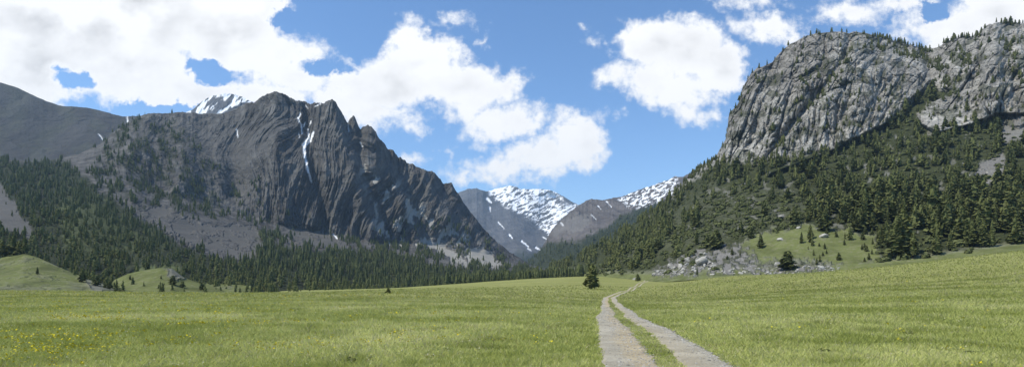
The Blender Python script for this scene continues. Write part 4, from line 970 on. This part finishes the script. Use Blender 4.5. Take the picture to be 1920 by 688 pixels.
UV = T.vec('ADD', UV0, T.vec('MULTIPLY', T.vec('SUBTRACT', nt1.outputs['Color'], (.5, .5, .5)), (1.1, .85, 0)))
CL = [(150, 20, 360, 120), (60, 130, 160, 75), (250, 130, 130, 75), (430, 60, 110, 90), (470, 20, 80, 60), (510, 105, 110, 48), (560, 145, 90, 42), (350, 165, 130, 45), (480, 180, 120, 40),
      (768, 80, 42, 54), (790, 130, 90, 66), (690, 165, 90, 55), (700, 215, 80, 32), (870, 165, 110, 46), (940, 160, 52, 30), (770, 235, 30, 16), (640, 190, 80, 40), (930, 235, 76, 40), (965, 225, 60, 38), (880, 195, 60, 36), (735, 160, 70, 60),
      (1075, 225, 58, 26), (1088, 256, 58, 48), (1050, 282, 80, 42), (1010, 303, 90, 32), (945, 314, 86, 24), (880, 325, 46, 15), (985, 290, 50, 26), (765, 298, 28, 12), (850, 40, 34, 9), (905, 82, 14, 10), (845, 280, 8, 4),
      (1225, 90, 72, 62), (1290, 95, 84, 64), (1350, 130, 66, 56), (1270, 170, 76, 44), (1300, 210, 56, 28), (1160, 140, 44, 26), (1230, 150, 70, 40), (1395, 125, 24, 16), (1115, 75, 14, 8), (1090, 50, 6, 6), (1158, 215, 7, 5),
      (1440, 50, 72, 28), (1400, 4, 60, 16), (1480, 70, 34, 16), (1600, 18, 80, 26), (1690, 6, 60, 26), (1800, 50, 120, 46), (1870, 15, 90, 60), (1700, 55, 40, 16), (2050, 60, 120, 90), (-120, 80, 150, 120)]
HO = [(133, 152, 34, 13), (402, 134, 34, 15), (312, 203, 48, 7), (120, 135, 20, 8), (610, 132, 26, 6), (1752, 18, 14, 8), (535, 38, 20, 7)]
def field(lst):
    cur = None
    for (x, y, rx, ry) in lst:
        c = ((x-960)/100, (HZ-y)/100); s = (100/rx, 100/ry); m = min(rx, ry)/100
        v = T.vec('MULTIPLY_ADD', UV, (s[0], s[1], 0), (-c[0]*s[0], -c[1]*s[1], 0))
        f = T.math('MULTIPLY_ADD', T.vec('LENGTH', v), -m, m)
        cur = f if cur is None else T.math('MAXIMUM', cur, f)
    return cur
fld = T.math('SUBTRACT', field(CL), T.math('MULTIPLY', T.math('MAXIMUM', T.math('ADD', field(HO), .1), 0), 3.5))
fine = T.math('MULTIPLY', T.math('SUBTRACT', T.noise(UV0, 4.5, 8, .6), .5), .48)
fld2 = T.math('ADD', fld, fine)
mask = T.n.new('ShaderNodeMapRange'); mask.interpolation_type = 'SMOOTHSTEP'; T.l.new(fld2, mask.inputs[0]); mask.inputs[1].default_value = -.08; mask.inputs[2].default_value = .2
# cloud tone: bright billows, greyer where the cloud is thick
thick = T.mapr(fld, .12, .9); soft = T.noise(T.vec('MULTIPLY', UV0, (1, 1.4, 1)), .75, 5, .5)
gsh = T.math('MULTIPLY', T.math('MULTIPLY', thick, T.mapr(soft, .43, .66), clamp=True), .9, clamp=True)
ccol = T.mix(gsh, (.86, .86, .86), (.40, .40, .41))
b1 = T.n.new('ShaderNodeBackground'); b2 = T.n.new('ShaderNodeBackground'); hs_ = T.n.new('ShaderNodeHueSaturation'); hs_.inputs['Saturation'].default_value = 1.12; T.l.new(sky.outputs[0], hs_.inputs['Color']); T.l.new(hs_.outputs[0], b1.inputs[0]); b1.inputs[1].default_value = .15
T.l.new(ccol, b2.inputs[0]); b2.inputs[1].default_value = 1.0
mxs = T.n.new('ShaderNodeMixShader'); T.l.new(mask.outputs[0], mxs.inputs[0]); T.l.new(b1.outputs[0], mxs.inputs[1]); T.l.new(b2.outputs[0], mxs.inputs[2]); T.l.new(mxs.outputs[0], out.inputs[0])
sc.view_settings.view_transform = 'Standard'; sc.view_settings.look = 'None'; sc.view_settings.gamma = 1; sc.view_settings.exposure = 0.42
sc.render.engine = 'CYCLES'; sc.cycles.max_bounces = 4; sc.cycles.volume_bounces = 0; sc.cycles.diffuse_bounces = 2
